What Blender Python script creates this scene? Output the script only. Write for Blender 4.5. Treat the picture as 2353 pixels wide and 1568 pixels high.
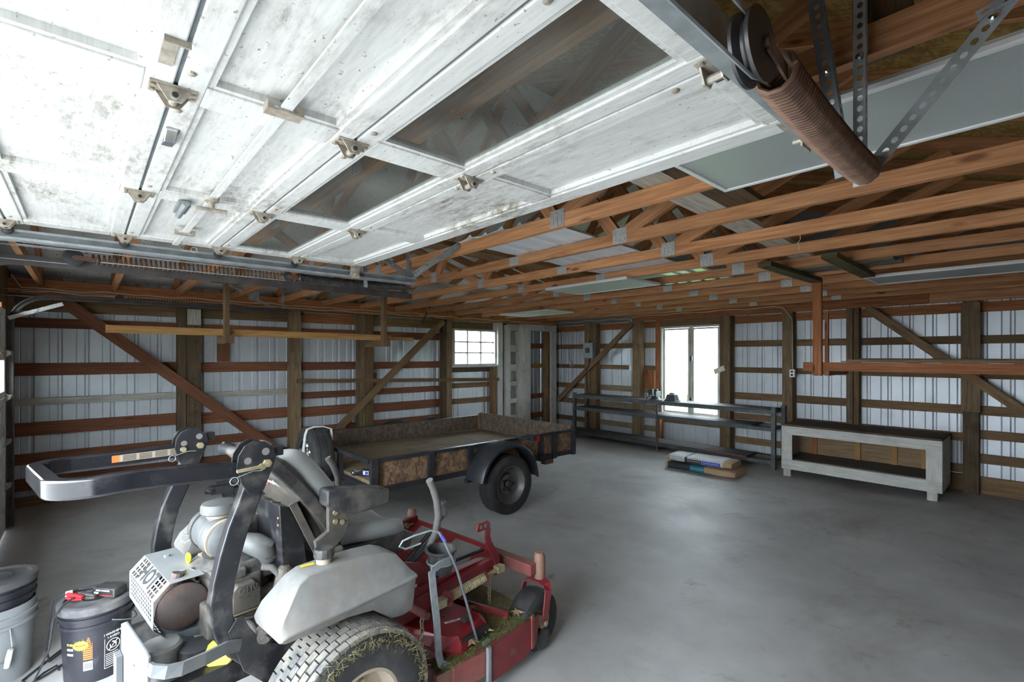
import bpy, math, random
from mathutils import Vector, Matrix
random.seed(7)
for _o in list(bpy.data.objects): bpy.data.objects.remove(_o)
SC = bpy.context.scene
COL = SC.collection
V = Vector
# ------------------------------------------------------------------ camera
cam_d = bpy.data.cameras.new('camera'); cam = bpy.data.objects.new('camera', cam_d); COL.objects.link(cam)
cam.location = (0, 0, 1.65); cam.rotation_euler = (math.radians(90), 0, math.radians(48.3))
cam_d.sensor_width = 36.0; cam_d.lens = 1102.0 / 2353.0 * 36.0; cam_d.shift_y = 33.0 / 2353.0
cam_d.clip_start = 0.05; cam_d.clip_end = 300
SC.camera = cam
# ------------------------------------------------------------------ world, sun, exposure
world = bpy.data.worlds.new('sky'); SC.world = world; world.use_nodes = True
_n = world.node_tree.nodes; _bg = _n['Background']
_bg.inputs['Color'].default_value = (0.80, 0.90, 1.0, 1); _bg.inputs['Strength'].default_value = 9.0
sun_d = bpy.data.lights.new('sun', 'SUN'); sun = bpy.data.objects.new('sun', sun_d); COL.objects.link(sun)
sun_d.energy = 8.0; sun_d.angle = math.radians(0.6); sun_d.color = (1.0, 0.96, 0.88)
sun.location = (20, -1, 18)
sun.rotation_euler = V((-0.80, 0.0, -0.62)).to_track_quat('-Z', 'Y').to_euler()
SC.view_settings.view_transform = 'Standard'; SC.view_settings.look = 'None'
SC.view_settings.gamma = 1.0; SC.view_settings.use_curve_mapping = False
SC.view_settings.exposure = 1.32
SC.cycles.max_bounces = 12; SC.cycles.diffuse_bounces = 7; SC.cycles.transparent_max_bounces = 12
SC.cycles.caustics_reflective = False; SC.cycles.caustics_refractive = False

# ------------------------------------------------------------------ mesh helpers
class MB:
    def __init__(s): s.v = []; s.f = []; s.uv = []
    def add(s, vs, fs, uvs=None):
        b = len(s.v); s.v += [tuple(x) for x in vs]
        for i, f in enumerate(fs):
            s.f.append(tuple(b + k for k in f))
            s.uv.append(uvs[i] if uvs else [(0.0, 0.0)] * len(f))
        return s
    def beam(s, p0, p1, w, h, up=(0, 0, 1)):
        p0 = V(p0); p1 = V(p1); d = p1 - p0; L = d.length; d = d / L; u = V(up)
        sd = d.cross(u)
        if sd.length < 1e-5: sd = d.cross(V((1, 0, 0)))
        sd.normalize(); u = sd.cross(d); a = sd * (w / 2); b = u * (h / 2)
        vs = [p0 - a - b, p0 + a - b, p0 + a + b, p0 - a + b, p1 - a - b, p1 + a - b, p1 + a + b, p1 - a + b]
        fs = [(0, 1, 5, 4), (1, 2, 6, 5), (2, 3, 7, 6), (3, 0, 4, 7), (0, 3, 2, 1), (4, 5, 6, 7)]
        ru = random.random() * 20; rv = random.random() * 20; uv = []; o = rv
        for wd in (w, h, w, h):
            uv.append([(ru, o), (ru, o + wd), (ru + L, o + wd), (ru + L, o)]); o += wd + .01
        uv += [[(ru, rv), (ru, rv + h), (ru + w * .1, rv + h), (ru + w * .1, rv)]] * 2
        return s.add(vs, fs, uv)
    def box(s, x0, x1, y0, y1, z0, z1):
        dx, dy, dz = x1 - x0, y1 - y0, z1 - z0; cx, cy, cz = (x0 + x1) / 2, (y0 + y1) / 2, (z0 + z1) / 2
        if dx >= dy and dx >= dz: return s.beam((x0, cy, cz), (x1, cy, cz), dy, dz)
        if dy >= dz: return s.beam((cx, y0, cz), (cx, y1, cz), dx, dz)
        return s.beam((cx, cy, z0), (cx, cy, z1), dx, dy, (0, 1, 0))
    def loft(s, rings, closed=True, cap=True, loop=False):
        n = len(rings[0]); vs = [p for r in rings for p in r]; fs = []; uvs = []
        m = len(rings)
        for i in range(m if loop else m - 1):
            j2 = (i + 1) % m
            for k in range(n if closed else n - 1):
                k2 = (k + 1) % n
                fs.append((i * n + k, i * n + k2, j2 * n + k2, j2 * n + k))
                uvs.append([(i / m, k / n), (i / m, (k + 1) / n), ((i + 1) / m, (k + 1) / n), ((i + 1) / m, k / n)])
        if cap and not loop and closed:
            fs.append(tuple(range(n - 1, -1, -1))); uvs.append([(0, 0)] * n)
            fs.append(tuple((m - 1) * n + k for k in range(n))); uvs.append([(0, 0)] * n)
        return s.add(vs, fs, uvs)
    def tube(s, pts, r, n=8, cap=True, loop=False):
        pts = [V(p) for p in pts]; m = len(pts); rings = []; up = None
        for i, p in enumerate(pts):
            a = pts[(i - 1) % m] if (i or loop) else p; b = pts[(i + 1) % m] if (i < m - 1 or loop) else p
            t = (b - a)
            if t.length < 1e-9: t = V((0, 0, 1))
            t.normalize()
            if up is None:
                up = V((0, 0, 1)) if abs(t.z) < .9 else V((1, 0, 0))
            sd = t.cross(up)
            if sd.length < 1e-6: sd = t.cross(V((0, 1, 0)))
            sd.normalize(); up = sd.cross(t)
            rr = r[i] if isinstance(r, (list, tuple)) else r
            rings.append([p + sd * (rr * math.cos(2 * math.pi * k / n)) + up * (rr * math.sin(2 * math.pi * k / n)) for k in range(n)])
        return s.loft(rings, True, cap, loop)
    def sweep(s, pts, w, h, N):
        pts = [V(p) for p in pts]; N = V(N).normalized(); rings = []; m = len(pts)
        for i, p in enumerate(pts):
            t = (pts[min(i + 1, m - 1)] - pts[max(i - 1, 0)]).normalized(); sd = N.cross(t).normalized()
            n2 = t.cross(sd).normalized()
            rings.append([p - n2 * w / 2 - sd * h / 2, p + n2 * w / 2 - sd * h / 2, p + n2 * w / 2 + sd * h / 2, p - n2 * w / 2 + sd * h / 2])
        return s.loft(rings)
    def lathe(s, prof, o, ax, n=24, cap=True, loop=False):
        o = V(o); ax = V(ax).normalized(); t = V((0, 0, 1)) if abs(ax.z) < .9 else V((1, 0, 0))
        e1 = ax.cross(t).normalized(); e2 = ax.cross(e1)
        rings = [[o + ax * a + e1 * (r * math.cos(2 * math.pi * k / n)) + e2 * (r * math.sin(2 * math.pi * k / n)) for k in range(n)] for r, a in prof]
        return s.loft(rings, True, cap, loop)
    def prism(s, poly, o, ax, ay, dep):
        o = V(o); ax = V(ax); ay = V(ay); dep = V(dep); n = len(poly)
        a = [o + ax * p[0] + ay * p[1] for p in poly]; b = [p + dep for p in a]
        fs = [tuple(range(n))[::-1], tuple(range(n, 2 * n))]; uv = [list(poly)[::-1], list(poly)]
        for k in range(n):
            k2 = (k + 1) % n; fs.append((k, k2, n + k2, n + k)); uv.append([poly[k], poly[k2], poly[k2], poly[k]])
        return s.add(a + b, fs, uv)
    def coil(s, p0, p1, R, r, turns, seg=10, n=5, sag=0):
        p0 = V(p0); p1 = V(p1); d = (p1 - p0); ax = d.normalized(); t = V((0, 0, 1)); e1 = ax.cross(t).normalized(); e2 = e1.cross(ax)
        N = int(turns * seg); pts = []
        for i in range(N + 1):
            f = i / N; a = 2 * math.pi * i / seg
            pts.append(p0 + d * f + V((0, 0, -sag * 4 * f * (1 - f))) + e1 * (R * math.cos(a)) + e2 * (R * math.sin(a)))
        return s.tube(pts, r, n)
    def perf(s, p0, d, side, L, w, pitch=.025, hr=.007, off=.5, slot=1.4):
        # perforated flange: strip along d, width w along side, one slot per pitch
        p0 = V(p0); d = V(d); side = V(side); n = max(1, int(L / pitch)); pt = L / n
        for i in range(n):
            vs = []
            for (a, b) in ((0, 0), (.5, 0), (1, 0), (1, .5), (1, 1), (.5, 1), (0, 1), (0, .5)):
                vs.append(p0 + d * ((i + a) * pt) + side * (b * w))
            c = p0 + d * ((i + .5) * pt) + side * (w * off)
            for k in range(8):
                an = math.radians(225 + 45 * k)
                vs.append(c + d * (hr * slot * math.cos(an)) + side * (hr * math.sin(an)))
            s.add(vs, [(k, (k + 1) % 8, 8 + (k + 1) % 8, 8 + k) for k in range(8)])
        return s
    def bolt(s, o, ax, r=.008, h=.006):
        return s.lathe([(r, 0), (r, h)], o, ax, 6)

def mesh(name, mb, mat, smooth=False):
    me = bpy.data.meshes.new(name); me.from_pydata(mb.v, [], mb.f)
    uvl = me.uv_layers.new(name='UVMap'); flat = []
    for u in mb.uv:
        for c in u: flat += [c[0], c[1]]
    uvl.data.foreach_set('uv', flat)
    if mat: me.materials.append(mat)
    if smooth:
        me.polygons.foreach_set('use_smooth', [True] * len(me.polygons))
    me.update()
    return me
def put(name, me, parent=None, local=False):
    o = bpy.data.objects.new(name, me); COL.objects.link(o)
    if parent is not None:
        o.parent = parent
        if not local and parent.type == 'EMPTY' and parent.parent is None:
            o.matrix_parent_inverse = parent.matrix_basis.inverted()
    return o
def ob(name, mb, mat, parent=None, smooth=False, bevel=0, local=False, sub=0, solid=0, seg=2):
    o = put(name, mesh(name, mb, mat, smooth), parent, local)
    if solid:
        m = o.modifiers.new('solid', 'SOLIDIFY'); m.thickness = solid; m.offset = 0
    if bevel:
        m = o.modifiers.new('bevel', 'BEVEL'); m.width = bevel; m.segments = seg; m.limit_method = 'ANGLE'; m.angle_limit = math.radians(40)
    if sub:
        m = o.modifiers.new('sub', 'SUBSURF'); m.levels = sub; m.render_levels = sub
    if smooth and not sub:
        try:
            m = o.data.set_sharp_from_angle(angle=math.radians(38))
        except Exception: pass
    return o
def tag(o, label=None, cat=None, group=None, kind=None):
    if label: o['label'] = label
    if cat: o['category'] = cat
    if group: o['group'] = group
    if kind: o['kind'] = kind
    return o
def empty(name, loc=(0, 0, 0), rz=0, **k):
    o = bpy.data.objects.new(name, None); COL.objects.link(o); o.location = loc; o.rotation_euler = (0, 0, rz)
    o.empty_display_size = .1
    o.matrix_basis = Matrix.Translation(V(loc)) @ Matrix.Rotation(rz, 4, 'Z')
    return tag(o, **k)
def text(name, s, size, o, right, up, mat, parent, local=False, depth=.0006, align='CENTER', bold=0.0):
    cu = bpy.data.curves.new('t', 'FONT'); cu.body = s; cu.size = size; cu.extrude = depth; cu.align_x = align; cu.align_y = 'CENTER'
    cu.resolution_u = 2; cu.offset = bold
    t = bpy.data.objects.new('t', cu); COL.objects.link(t)
    me = bpy.data.meshes.new_from_object(t.evaluated_get(bpy.context.evaluated_depsgraph_get()))
    bpy.data.objects.remove(t); bpy.data.curves.remove(cu)
    r = V(right).normalized(); u = V(up).normalized(); n = r.cross(u)
    M = Matrix((r, u, n)).transposed().to_4x4(); M.translation = V(o)
    me.transform(M); me.materials.clear(); me.materials.append(mat); me.name = name
    return put(name, me, parent, local)
def arc(c, r, a0, a1, n, e1, e2):
    c = V(c); e1 = V(e1); e2 = V(e2)
    return [c + e1 * (r * math.cos(math.radians(a0 + (a1 - a0) * i / n))) + e2 * (r * math.sin(math.radians(a0 + (a1 - a0) * i / n))) for i in range(n + 1)]
X_, Y_, Z_ = V((1, 0, 0)), V((0, 1, 0)), V((0, 0, 1))

# ------------------------------------------------------------------ materials
def newmat(name):
    m = bpy.data.materials.new(name); m.use_nodes = True; nt = m.node_tree
    return m, nt, nt.nodes, nt.links, nt.nodes['Principled BSDF']
def plain(name, c, rough=.6, metal=0.0, var=.12, scale=9, dust=0.0, dustc=(.32, .28, .22), bump=0.0, dscale=5, spec=.5):
    m, nt, N, L, b = newmat(name)
    tc = N.new('ShaderNodeTexCoord'); ns = N.new('ShaderNodeTexNoise'); ns.inputs['Scale'].default_value = scale; ns.inputs['Detail'].default_value = 6
    L.new(tc.outputs['Object'], ns.inputs['Vector'])
    rp = N.new('ShaderNodeValToRGB'); cr = rp.color_ramp
    cr.elements[0].position = .3; cr.elements[1].position = .75
    cr.elements[0].color = (*[x * (1 - var) for x in c], 1); cr.elements[1].color = (*[min(1, x * (1 + var)) for x in c], 1)
    L.new(ns.outputs['Fac'], rp.inputs['Fac']); out = rp.outputs['Color']
    if dust:
        n2 = N.new('ShaderNodeTexNoise'); n2.inputs['Scale'].default_value = dscale; n2.inputs['Detail'].default_value = 8; n2.inputs['Roughness'].default_value = .7
        L.new(tc.outputs['Object'], n2.inputs['Vector'])
        r2 = N.new('ShaderNodeValToRGB'); r2.color_ramp.elements[0].position = .62 - dust * .4; r2.color_ramp.elements[1].position = .78 - dust * .3
        r2.color_ramp.elements[1].color = (min(1, dust * 1.2),) * 3 + (1,)
        L.new(n2.outputs['Fac'], r2.inputs['Fac'])
        mx = N.new('ShaderNodeMixRGB'); L.new(r2.outputs['Color'], mx.inputs['Fac']); L.new(out, mx.inputs['Color1']); mx.inputs['Color2'].default_value = (*dustc, 1)
        out = mx.outputs['Color']
        rr = N.new('ShaderNodeMapRange'); rr.inputs['To Min'].default_value = rough; rr.inputs['To Max'].default_value = .9
        L.new(r2.outputs['Color'], rr.inputs['Value']); L.new(rr.outputs['Result'], b.inputs['Roughness'])
    else: b.inputs['Roughness'].default_value = rough
    L.new(out, b.inputs['Base Color']); b.inputs['Metallic'].default_value = metal; b.inputs['Specular IOR Level'].default_value = spec
    if bump:
        bp = N.new('ShaderNodeBump'); bp.inputs['Strength'].default_value = bump; bp.inputs['Distance'].default_value = .004
        L.new(ns.outputs['Fac'], bp.inputs['Height']); L.new(bp.outputs['Normal'], b.inputs['Normal'])
    return m
def wood(name, c1, c2, rough=.75, knots=.5, rnd=.25, dirt=0.0, dirtc=(.05, .04, .03)):
    m, nt, N, L, b = newmat(name)
    uv = N.new('ShaderNodeUVMap'); uv.uv_map = 'UVMap'
    oi = N.new('ShaderNodeObjectInfo')
    def mp(sx, sy):
        q = N.new('ShaderNodeMapping'); q.inputs['Scale'].default_value = (sx, sy, 1); L.new(uv.outputs['UV'], q.inputs['Vector']); return q
    def noise(v, sc, det=5, dist=0.0):
        q = N.new('ShaderNodeTexNoise'); q.inputs['Scale'].default_value = sc; q.inputs['Detail'].default_value = det; q.inputs['Distortion'].default_value = dist
        L.new(v.outputs['Vector'], q.inputs['Vector']); return q
    g1 = noise(mp(.8, 16), 3, 6, .6)
    r1 = N.new('ShaderNodeValToRGB'); r1.color_ramp.elements[0].position = .33; r1.color_ramp.elements[1].position = .68
    r1.color_ramp.elements[0].color = (*c2, 1); r1.color_ramp.elements[1].color = (*c1, 1); L.new(g1.outputs['Fac'], r1.inputs['Fac'])
    g2 = noise(mp(3, 130), 2, 3)
    r2 = N.new('ShaderNodeMapRange'); r2.inputs['From Min'].default_value = .3; r2.inputs['From Max'].default_value = .7; r2.inputs['To Min'].default_value = .72; r2.inputs['To Max'].default_value = 1.12
    L.new(g2.outputs['Fac'], r2.inputs['Value'])
    mul = N.new('ShaderNodeMixRGB'); mul.blend_type = 'MULTIPLY'; mul.inputs['Fac'].default_value = 1; L.new(r1.outputs['Color'], mul.inputs['Color1'])
    cc = N.new('ShaderNodeCombineColor'); [L.new(r2.outputs['Result'], cc.inputs[k]) for k in range(3)]; L.new(cc.outputs['Color'], mul.inputs['Color2'])
    out = mul.outputs['Color']
    if knots:
        vo = N.new('ShaderNodeTexVoronoi'); vo.inputs['Scale'].default_value = 1.0; L.new(mp(2.1, 7).outputs['Vector'], vo.inputs['Vector'])
        rk = N.new('ShaderNodeValToRGB'); rk.color_ramp.elements[0].position = .06; rk.color_ramp.elements[1].position = .13
        rk.color_ramp.elements[0].color = (knots, knots, knots, 1); rk.color_ramp.elements[1].color = (0, 0, 0, 1); L.new(vo.outputs['Distance'], rk.inputs['Fac'])
        mk = N.new('ShaderNodeMixRGB'); L.new(rk.outputs['Color'], mk.inputs['Fac']); L.new(out, mk.inputs['Color1']); mk.inputs['Color2'].default_value = (c2[0] * .3, c2[1] * .25, c2[2] * .25, 1)
        out = mk.outputs['Color']
    if dirt:
        tc = N.new('ShaderNodeTexCoord'); nd = N.new('ShaderNodeTexNoise'); nd.inputs['Scale'].default_value = 3.5; nd.inputs['Detail'].default_value = 7; nd.inputs['Roughness'].default_value = .65
        L.new(tc.outputs['Object'], nd.inputs['Vector'])
        rd = N.new('ShaderNodeValToRGB'); rd.color_ramp.elements[0].position = .5; rd.color_ramp.elements[1].position = .75; rd.color_ramp.elements[1].color = (dirt,) * 3 + (1,)
        L.new(nd.outputs['Fac'], rd.inputs['Fac'])
        md = N.new('ShaderNodeMixRGB'); L.new(rd.outputs['Color'], md.inputs['Fac']); L.new(out, md.inputs['Color1']); md.inputs['Color2'].default_value = (*dirtc, 1); out = md.outputs['Color']
    hs = N.new('ShaderNodeHueSaturation'); mr = N.new('ShaderNodeMapRange'); mr.inputs['To Min'].default_value = 1 - rnd; mr.inputs['To Max'].default_value = 1 + rnd
    L.new(oi.outputs['Random'], mr.inputs['Value']); L.new(mr.outputs['Result'], hs.inputs['Value']); L.new(out, hs.inputs['Color'])
    L.new(hs.outputs['Color'], b.inputs['Base Color']); b.inputs['Roughness'].default_value = rough; b.inputs['Specular IOR Level'].default_value = .3
    bp = N.new('ShaderNodeBump'); bp.inputs['Strength'].default_value = .25; bp.inputs['Distance'].default_value = .003; L.new(g2.outputs['Fac'], bp.inputs['Height']); L.new(bp.outputs['Normal'], b.inputs['Normal'])
    return m
def painted_door(name):
    # white painted plywood with grey-brown smudges, fine brushed streaks and specks
    m, nt, N, L, b = newmat(name)
    tc = N.new('ShaderNodeTexCoord')
    def noise(sc, scale=(1, 1, 1), det=8, ro=.6, off=0):
        q = N.new('ShaderNodeMapping'); q.inputs['Scale'].default_value = scale; q.inputs['Location'].default_value = (off, off, 0); L.new(tc.outputs['Object'], q.inputs['Vector'])
        t = N.new('ShaderNodeTexNoise'); t.inputs['Scale'].default_value = sc; t.inputs['Detail'].default_value = det; t.inputs['Roughness'].default_value = ro; L.new(q.outputs['Vector'], t.inputs['Vector']); return t
    def ramp(src, p0, p1, hi):
        r = N.new('ShaderNodeValToRGB'); r.color_ramp.elements[0].position = p0; r.color_ramp.elements[1].position = p1; r.color_ramp.elements[1].color = (hi, hi, hi, 1); L.new(src, r.inputs['Fac']); return r.outputs['Color']
    def over(prev, fac, c):
        mx = N.new('ShaderNodeMixRGB'); L.new(fac, mx.inputs['Fac'])
        if isinstance(prev, tuple): mx.inputs['Color1'].default_value = (*prev, 1)
        else: L.new(prev, mx.inputs['Color1'])
        mx.inputs['Color2'].default_value = (*c, 1); return mx.outputs['Color']
    col = over((.72, .73, .72), ramp(noise(1.6, (6, 60, 1)).outputs['Fac'], .38, .75, .5), (.44, .43, .40))
    sm = ramp(noise(2.1, (1.0, 1.6, 1), 5, .6, 3.1).outputs['Fac'], .47, .70, 1.0); st = ramp(noise(14, (1.2, 3.5, 1), 9, .75, 1.0).outputs['Fac'], .42, .66, 1.0)
    mu = N.new('ShaderNodeMath'); mu.operation = 'MULTIPLY'; L.new(sm, mu.inputs[0]); L.new(st, mu.inputs[1])
    col = over(col, ramp(mu.outputs[0], .02, .75, .9), (.19, .155, .11))
    col = over(col, ramp(noise(60, (1, 1.6, 1), 3, .6).outputs['Fac'], .655, .71, .85), (.24, .18, .11))
    L.new(col, b.inputs['Base Color']); b.inputs['Roughness'].default_value = .55
    return m
def concrete(name):
    m, nt, N, L, b = newmat(name)
    tc = N.new('ShaderNodeTexCoord')
    def noise(sc, scale=(1, 1, 1), det=8, ro=.6, dist=0):
        q = N.new('ShaderNodeMapping'); q.inputs['Scale'].default_value = scale; L.new(tc.outputs['Object'], q.inputs['Vector'])
        t = N.new('ShaderNodeTexNoise'); t.inputs['Scale'].default_value = sc; t.inputs['Detail'].default_value = det; t.inputs['Roughness'].default_value = ro; t.inputs['Distortion'].default_value = dist; L.new(q.outputs['Vector'], t.inputs['Vector']); return t.outputs['Fac']
    def ramp(src, p0, c0, p1, c1):
        r = N.new('ShaderNodeValToRGB'); r.color_ramp.elements[0].position = p0; r.color_ramp.elements[0].color = (*c0, 1); r.color_ramp.elements[1].position = p1; r.color_ramp.elements[1].color = (*c1, 1); L.new(src, r.inputs['Fac']); return r.outputs['Color']
    base = ramp(noise(1.1, det=10, ro=.62), .3, (.31, .30, .285), .72, (.50, .495, .48))
    def over(prev, fac, c):
        mx = N.new('ShaderNodeMixRGB'); L.new(fac, mx.inputs['Fac']); L.new(prev, mx.inputs['Color1']); mx.inputs['Color2'].default_value = (*c, 1); return mx.outputs['Color']
    k = (0, 0, 0)
    base = over(base, ramp(noise(.55, det=6, ro=.7, dist=.8), .52, k, .70, (.7,) * 3), (.22, .19, .155))
    base = over(base, ramp(noise(2.6, (1, 1, 1), 9, .7, .5), .60, k, .70, (.6,) * 3), (.15, .13, .105))
    base = over(base, ramp(noise(30, det=4, ro=.7), .62, k, .75, (.35,) * 3), (.5, .49, .46))
    base = over(base, ramp(noise(45, det=3, ro=.6), .70, k, .74, (.7,) * 3), (.1, .08, .06))
    L.new(base, b.inputs['Base Color'])
    r = N.new('ShaderNodeMapRange'); r.inputs['To Min'].default_value = .40; r.inputs['To Max'].default_value = .70; L.new(noise(1.7, det=8), r.inputs['Value']); L.new(r.outputs['Result'], b.inputs['Roughness'])
    bp = N.new('ShaderNodeBump'); bp.inputs['Strength'].default_value = .12; bp.inputs['Distance'].default_value = .003; L.new(noise(14, det=8), bp.inputs['Height']); L.new(bp.outputs['Normal'], b.inputs['Normal'])
    return m
def osb(name, c1, c2, sc=60):
    m, nt, N, L, b = newmat(name)
    tc = N.new('ShaderNodeTexCoord'); ns = N.new('ShaderNodeTexNoise'); ns.inputs['Scale'].default_value = 7; L.new(tc.outputs['Object'], ns.inputs['Vector'])
    mx0 = N.new('ShaderNodeMixRGB'); mx0.inputs['Fac'].default_value = .03; L.new(tc.outputs['Object'], mx0.inputs['Color1']); L.new(ns.outputs['Color'], mx0.inputs['Color2'])
    mp = N.new('ShaderNodeMapping'); mp.inputs['Scale'].default_value = (1, .3, .3); mp.inputs['Rotation'].default_value = (.7, .5, .8); L.new(mx0.outputs['Color'], mp.inputs['Vector'])
    vo = N.new('ShaderNodeTexVoronoi'); vo.inputs['Scale'].default_value = sc; L.new(mp.outputs['Vector'], vo.inputs['Vector'])
    mp2 = N.new('ShaderNodeMapping'); mp2.inputs['Scale'].default_value = (.3, 1, .35); mp2.inputs['Rotation'].default_value = (-.6, .4, -.5); L.new(mx0.outputs['Color'], mp2.inputs['Vector'])
    vo2 = N.new('ShaderNodeTexVoronoi'); vo2.inputs['Scale'].default_value = sc * 1.2; L.new(mp2.outputs['Vector'], vo2.inputs['Vector'])
    sx = N.new('ShaderNodeSeparateColor'); L.new(vo.outputs['Color'], sx.inputs['Color']); sy = N.new('ShaderNodeSeparateColor'); L.new(vo2.outputs['Color'], sy.inputs['Color'])
    ad = N.new('ShaderNodeMath'); ad.operation = 'ADD'; L.new(sx.outputs[0], ad.inputs[0]); L.new(sy.outputs[0], ad.inputs[1])
    rp = N.new('ShaderNodeValToRGB'); rp.color_ramp.elements[0].position = .35; rp.color_ramp.elements[1].position = .95; rp.color_ramp.elements[0].color = (*c2, 1); rp.color_ramp.elements[1].color = (*c1, 1)
    hf = N.new('ShaderNodeMath'); hf.operation = 'MULTIPLY'; hf.inputs[1].default_value = .6; L.new(ad.outputs[0], hf.inputs[0]); L.new(hf.outputs[0], rp.inputs['Fac'])
    L.new(rp.outputs['Color'], b.inputs['Base Color']); b.inputs['Roughness'].default_value = .7
    return m
def glass(name, tint, dust=.25, rough=.05, gl=.12):
    m, nt, N, L, b = newmat(name)
    tr = N.new('ShaderNodeBsdfTransparent'); tr.inputs['Color'].default_value = (*tint, 1)
    gs = N.new('ShaderNodeBsdfGlossy'); gs.inputs['Roughness'].default_value = rough
    df = N.new('ShaderNodeBsdfDiffuse'); df.inputs['Color'].default_value = (.6, .6, .56, 1)
    m1 = N.new('ShaderNodeMixShader'); m1.inputs['Fac'].default_value = gl; L.new(tr.outputs[0], m1.inputs[1]); L.new(gs.outputs[0], m1.inputs[2])
    m2 = N.new('ShaderNodeMixShader'); L.new(m1.outputs[0], m2.inputs[1]); L.new(df.outputs[0], m2.inputs[2])
    tc = N.new('ShaderNodeTexCoord'); n1 = N.new('ShaderNodeTexNoise'); n1.inputs['Scale'].default_value = 90; n1.inputs['Detail'].default_value = 4; L.new(tc.outputs['Object'], n1.inputs['Vector'])
    n2 = N.new('ShaderNodeTexNoise'); n2.inputs['Scale'].default_value = 4; n2.inputs['Detail'].default_value = 6; L.new(tc.outputs['Object'], n2.inputs['Vector'])
    r1 = N.new('ShaderNodeValToRGB'); r1.color_ramp.elements[0].position = .66; r1.color_ramp.elements[1].position = .78; r1.color_ramp.elements[1].color = (dust * 1.8,) * 3 + (1,); L.new(n1.outputs['Fac'], r1.inputs['Fac'])
    r2 = N.new('ShaderNodeValToRGB'); r2.color_ramp.elements[0].position = .35; r2.color_ramp.elements[1].position = .8; r2.color_ramp.elements[0].color = (dust * .25,) * 3 + (1,); r2.color_ramp.elements[1].color = (dust,) * 3 + (1,); L.new(n2.outputs['Fac'], r2.inputs['Fac'])
    ad = N.new('ShaderNodeMixRGB'); ad.blend_type = 'ADD'; ad.inputs['Fac'].default_value = 1; L.new(r1.outputs['Color'], ad.inputs['Color1']); L.new(r2.outputs['Color'], ad.inputs['Color2'])
    L.new(ad.outputs['Color'], m2.inputs['Fac']); L.new(m2.outputs[0], N['Material Output'].inputs['Surface'])
    return m
def speckled(name, c, spot, scale=34, p=.66):
    m, nt, N, L, b = newmat(name)
    tc = N.new('ShaderNodeTexCoord'); ns = N.new('ShaderNodeTexNoise'); ns.inputs['Scale'].default_value = scale; ns.inputs['Detail'].default_value = 3; L.new(tc.outputs['Object'], ns.inputs['Vector'])
    rp = N.new('ShaderNodeValToRGB'); rp.color_ramp.elements[0].position = p; rp.color_ramp.elements[1].position = p + .03; rp.color_ramp.elements[0].color = (*c, 1); rp.color_ramp.elements[1].color = (*spot, 1)
    L.new(ns.outputs['Fac'], rp.inputs['Fac']); L.new(rp.outputs['Color'], b.inputs['Base Color']); b.inputs['Roughness'].default_value = .6
    return m
M = {}
M['red'] = wood('red_brown_lumber', (.42, .165, .068), (.25, .083, .03), knots=.8, rnd=.22)
M['chord'] = wood('truss_lumber', (.60, .31, .15), (.40, .17, .075), knots=.8, rnd=.2)
M['darkred'] = wood('old_stained_girt', (.23, .092, .046), (.135, .05, .026), knots=.5, rnd=.2)
M['brown'] = wood('aged_brown_lumber', (.24, .15, .075), (.14, .082, .04), knots=.5, rnd=.25, dirt=.5)
M['post'] = wood('treated_post', (.26, .18, .10), (.15, .098, .052), knots=.4, rnd=.2, dirt=.65)
M['grime'] = wood('grimy_post', (.15, .10, .055), (.075, .05, .028), knots=.4, rnd=.15, dirt=.9, dirtc=(.02, .016, .012))
M['yellow'] = wood('yellow_lumber', (.43, .25, .09), (.30, .155, .05), knots=.5, rnd=.12)
M['olive'] = wood('olive_dark_board', (.12, .10, .042), (.06, .05, .022), knots=.3, rnd=.15)
M['wboard'] = wood('whitewashed_board', (.56, .54, .47), (.36, .33, .27), knots=.3, rnd=.1, dirt=.4, dirtc=(.2, .16, .11))
M['wpaint'] = wood('white_painted_wood', (.62, .61, .57), (.50, .48, .44), knots=0, rnd=.06, dirt=.55, dirtc=(.25, .21, .16))
M['plank'] = wood('worn_plank', (.30, .235, .15), (.18, .135, .08), knots=.5, rnd=.2, dirt=.5)
M['greywood'] = wood('grey_weathered_plank', (.20, .18, .155), (.11, .098, .083), knots=.3, rnd=.15, dirt=.4)
M['siding'] = plain('galvanised_siding', (.56, .59, .615), .42, .25, .10, 2.2, dust=.18, dustc=(.3, .29, .26), dscale=6)
M['sidingdark'] = plain('bare_siding', (.40, .43, .46), .4, .4, .1, 3)
M['roofwhite'] = speckled('white_roof_sheet', (.80, .82, .80), (.08, .06, .05))
M['osbroof'] = osb('osb_deck', (.40, .27, .08), (.22, .13, .035), 60)
M['osb'] = osb('osb_side_panel', (.30, .185, .105), (.115, .068, .04), 80)
M['osbdark'] = osb('weathered_osb', (.155, .112, .078), (.075, .054, .038), 80)
M['concrete'] = concrete('concrete_slab')
M['doorpaint'] = painted_door('white_door_paint')
M['galv'] = plain('galvanised_steel', (.30, .325, .34), .5, .35, .22, 22, dust=.2, dustc=(.25, .25, .24), dscale=14)
M['galvdark'] = plain('dull_galvanised_steel', (.20, .225, .245), .5, .5, .2, 20)
M['rust'] = plain('rusty_steel', (.155, .088, .06), .7, .3, .3, 30, dust=.35, dustc=(.24, .15, .10), dscale=18)
M['darkrail'] = plain('dark_rail_steel', (.085, .075, .072), .5, .4, .3, 12, dust=.3, dustc=(.16, .12, .10))
M['darksteel'] = plain('dark_oiled_steel', (.06, .058, .06), .42, .6, .25, 20, dust=.25, dustc=(.2, .16, .13))
M['hinge'] = plain('painted_hinge', (.46, .42, .36), .5, .3, .3, 40, dust=.45, dustc=(.26, .19, .12), dscale=25)
M['black'] = plain('black_enamel', (.018, .018, .02), .28, .0, .3, 12, dust=.28, dustc=(.2, .185, .16), dscale=6)
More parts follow.
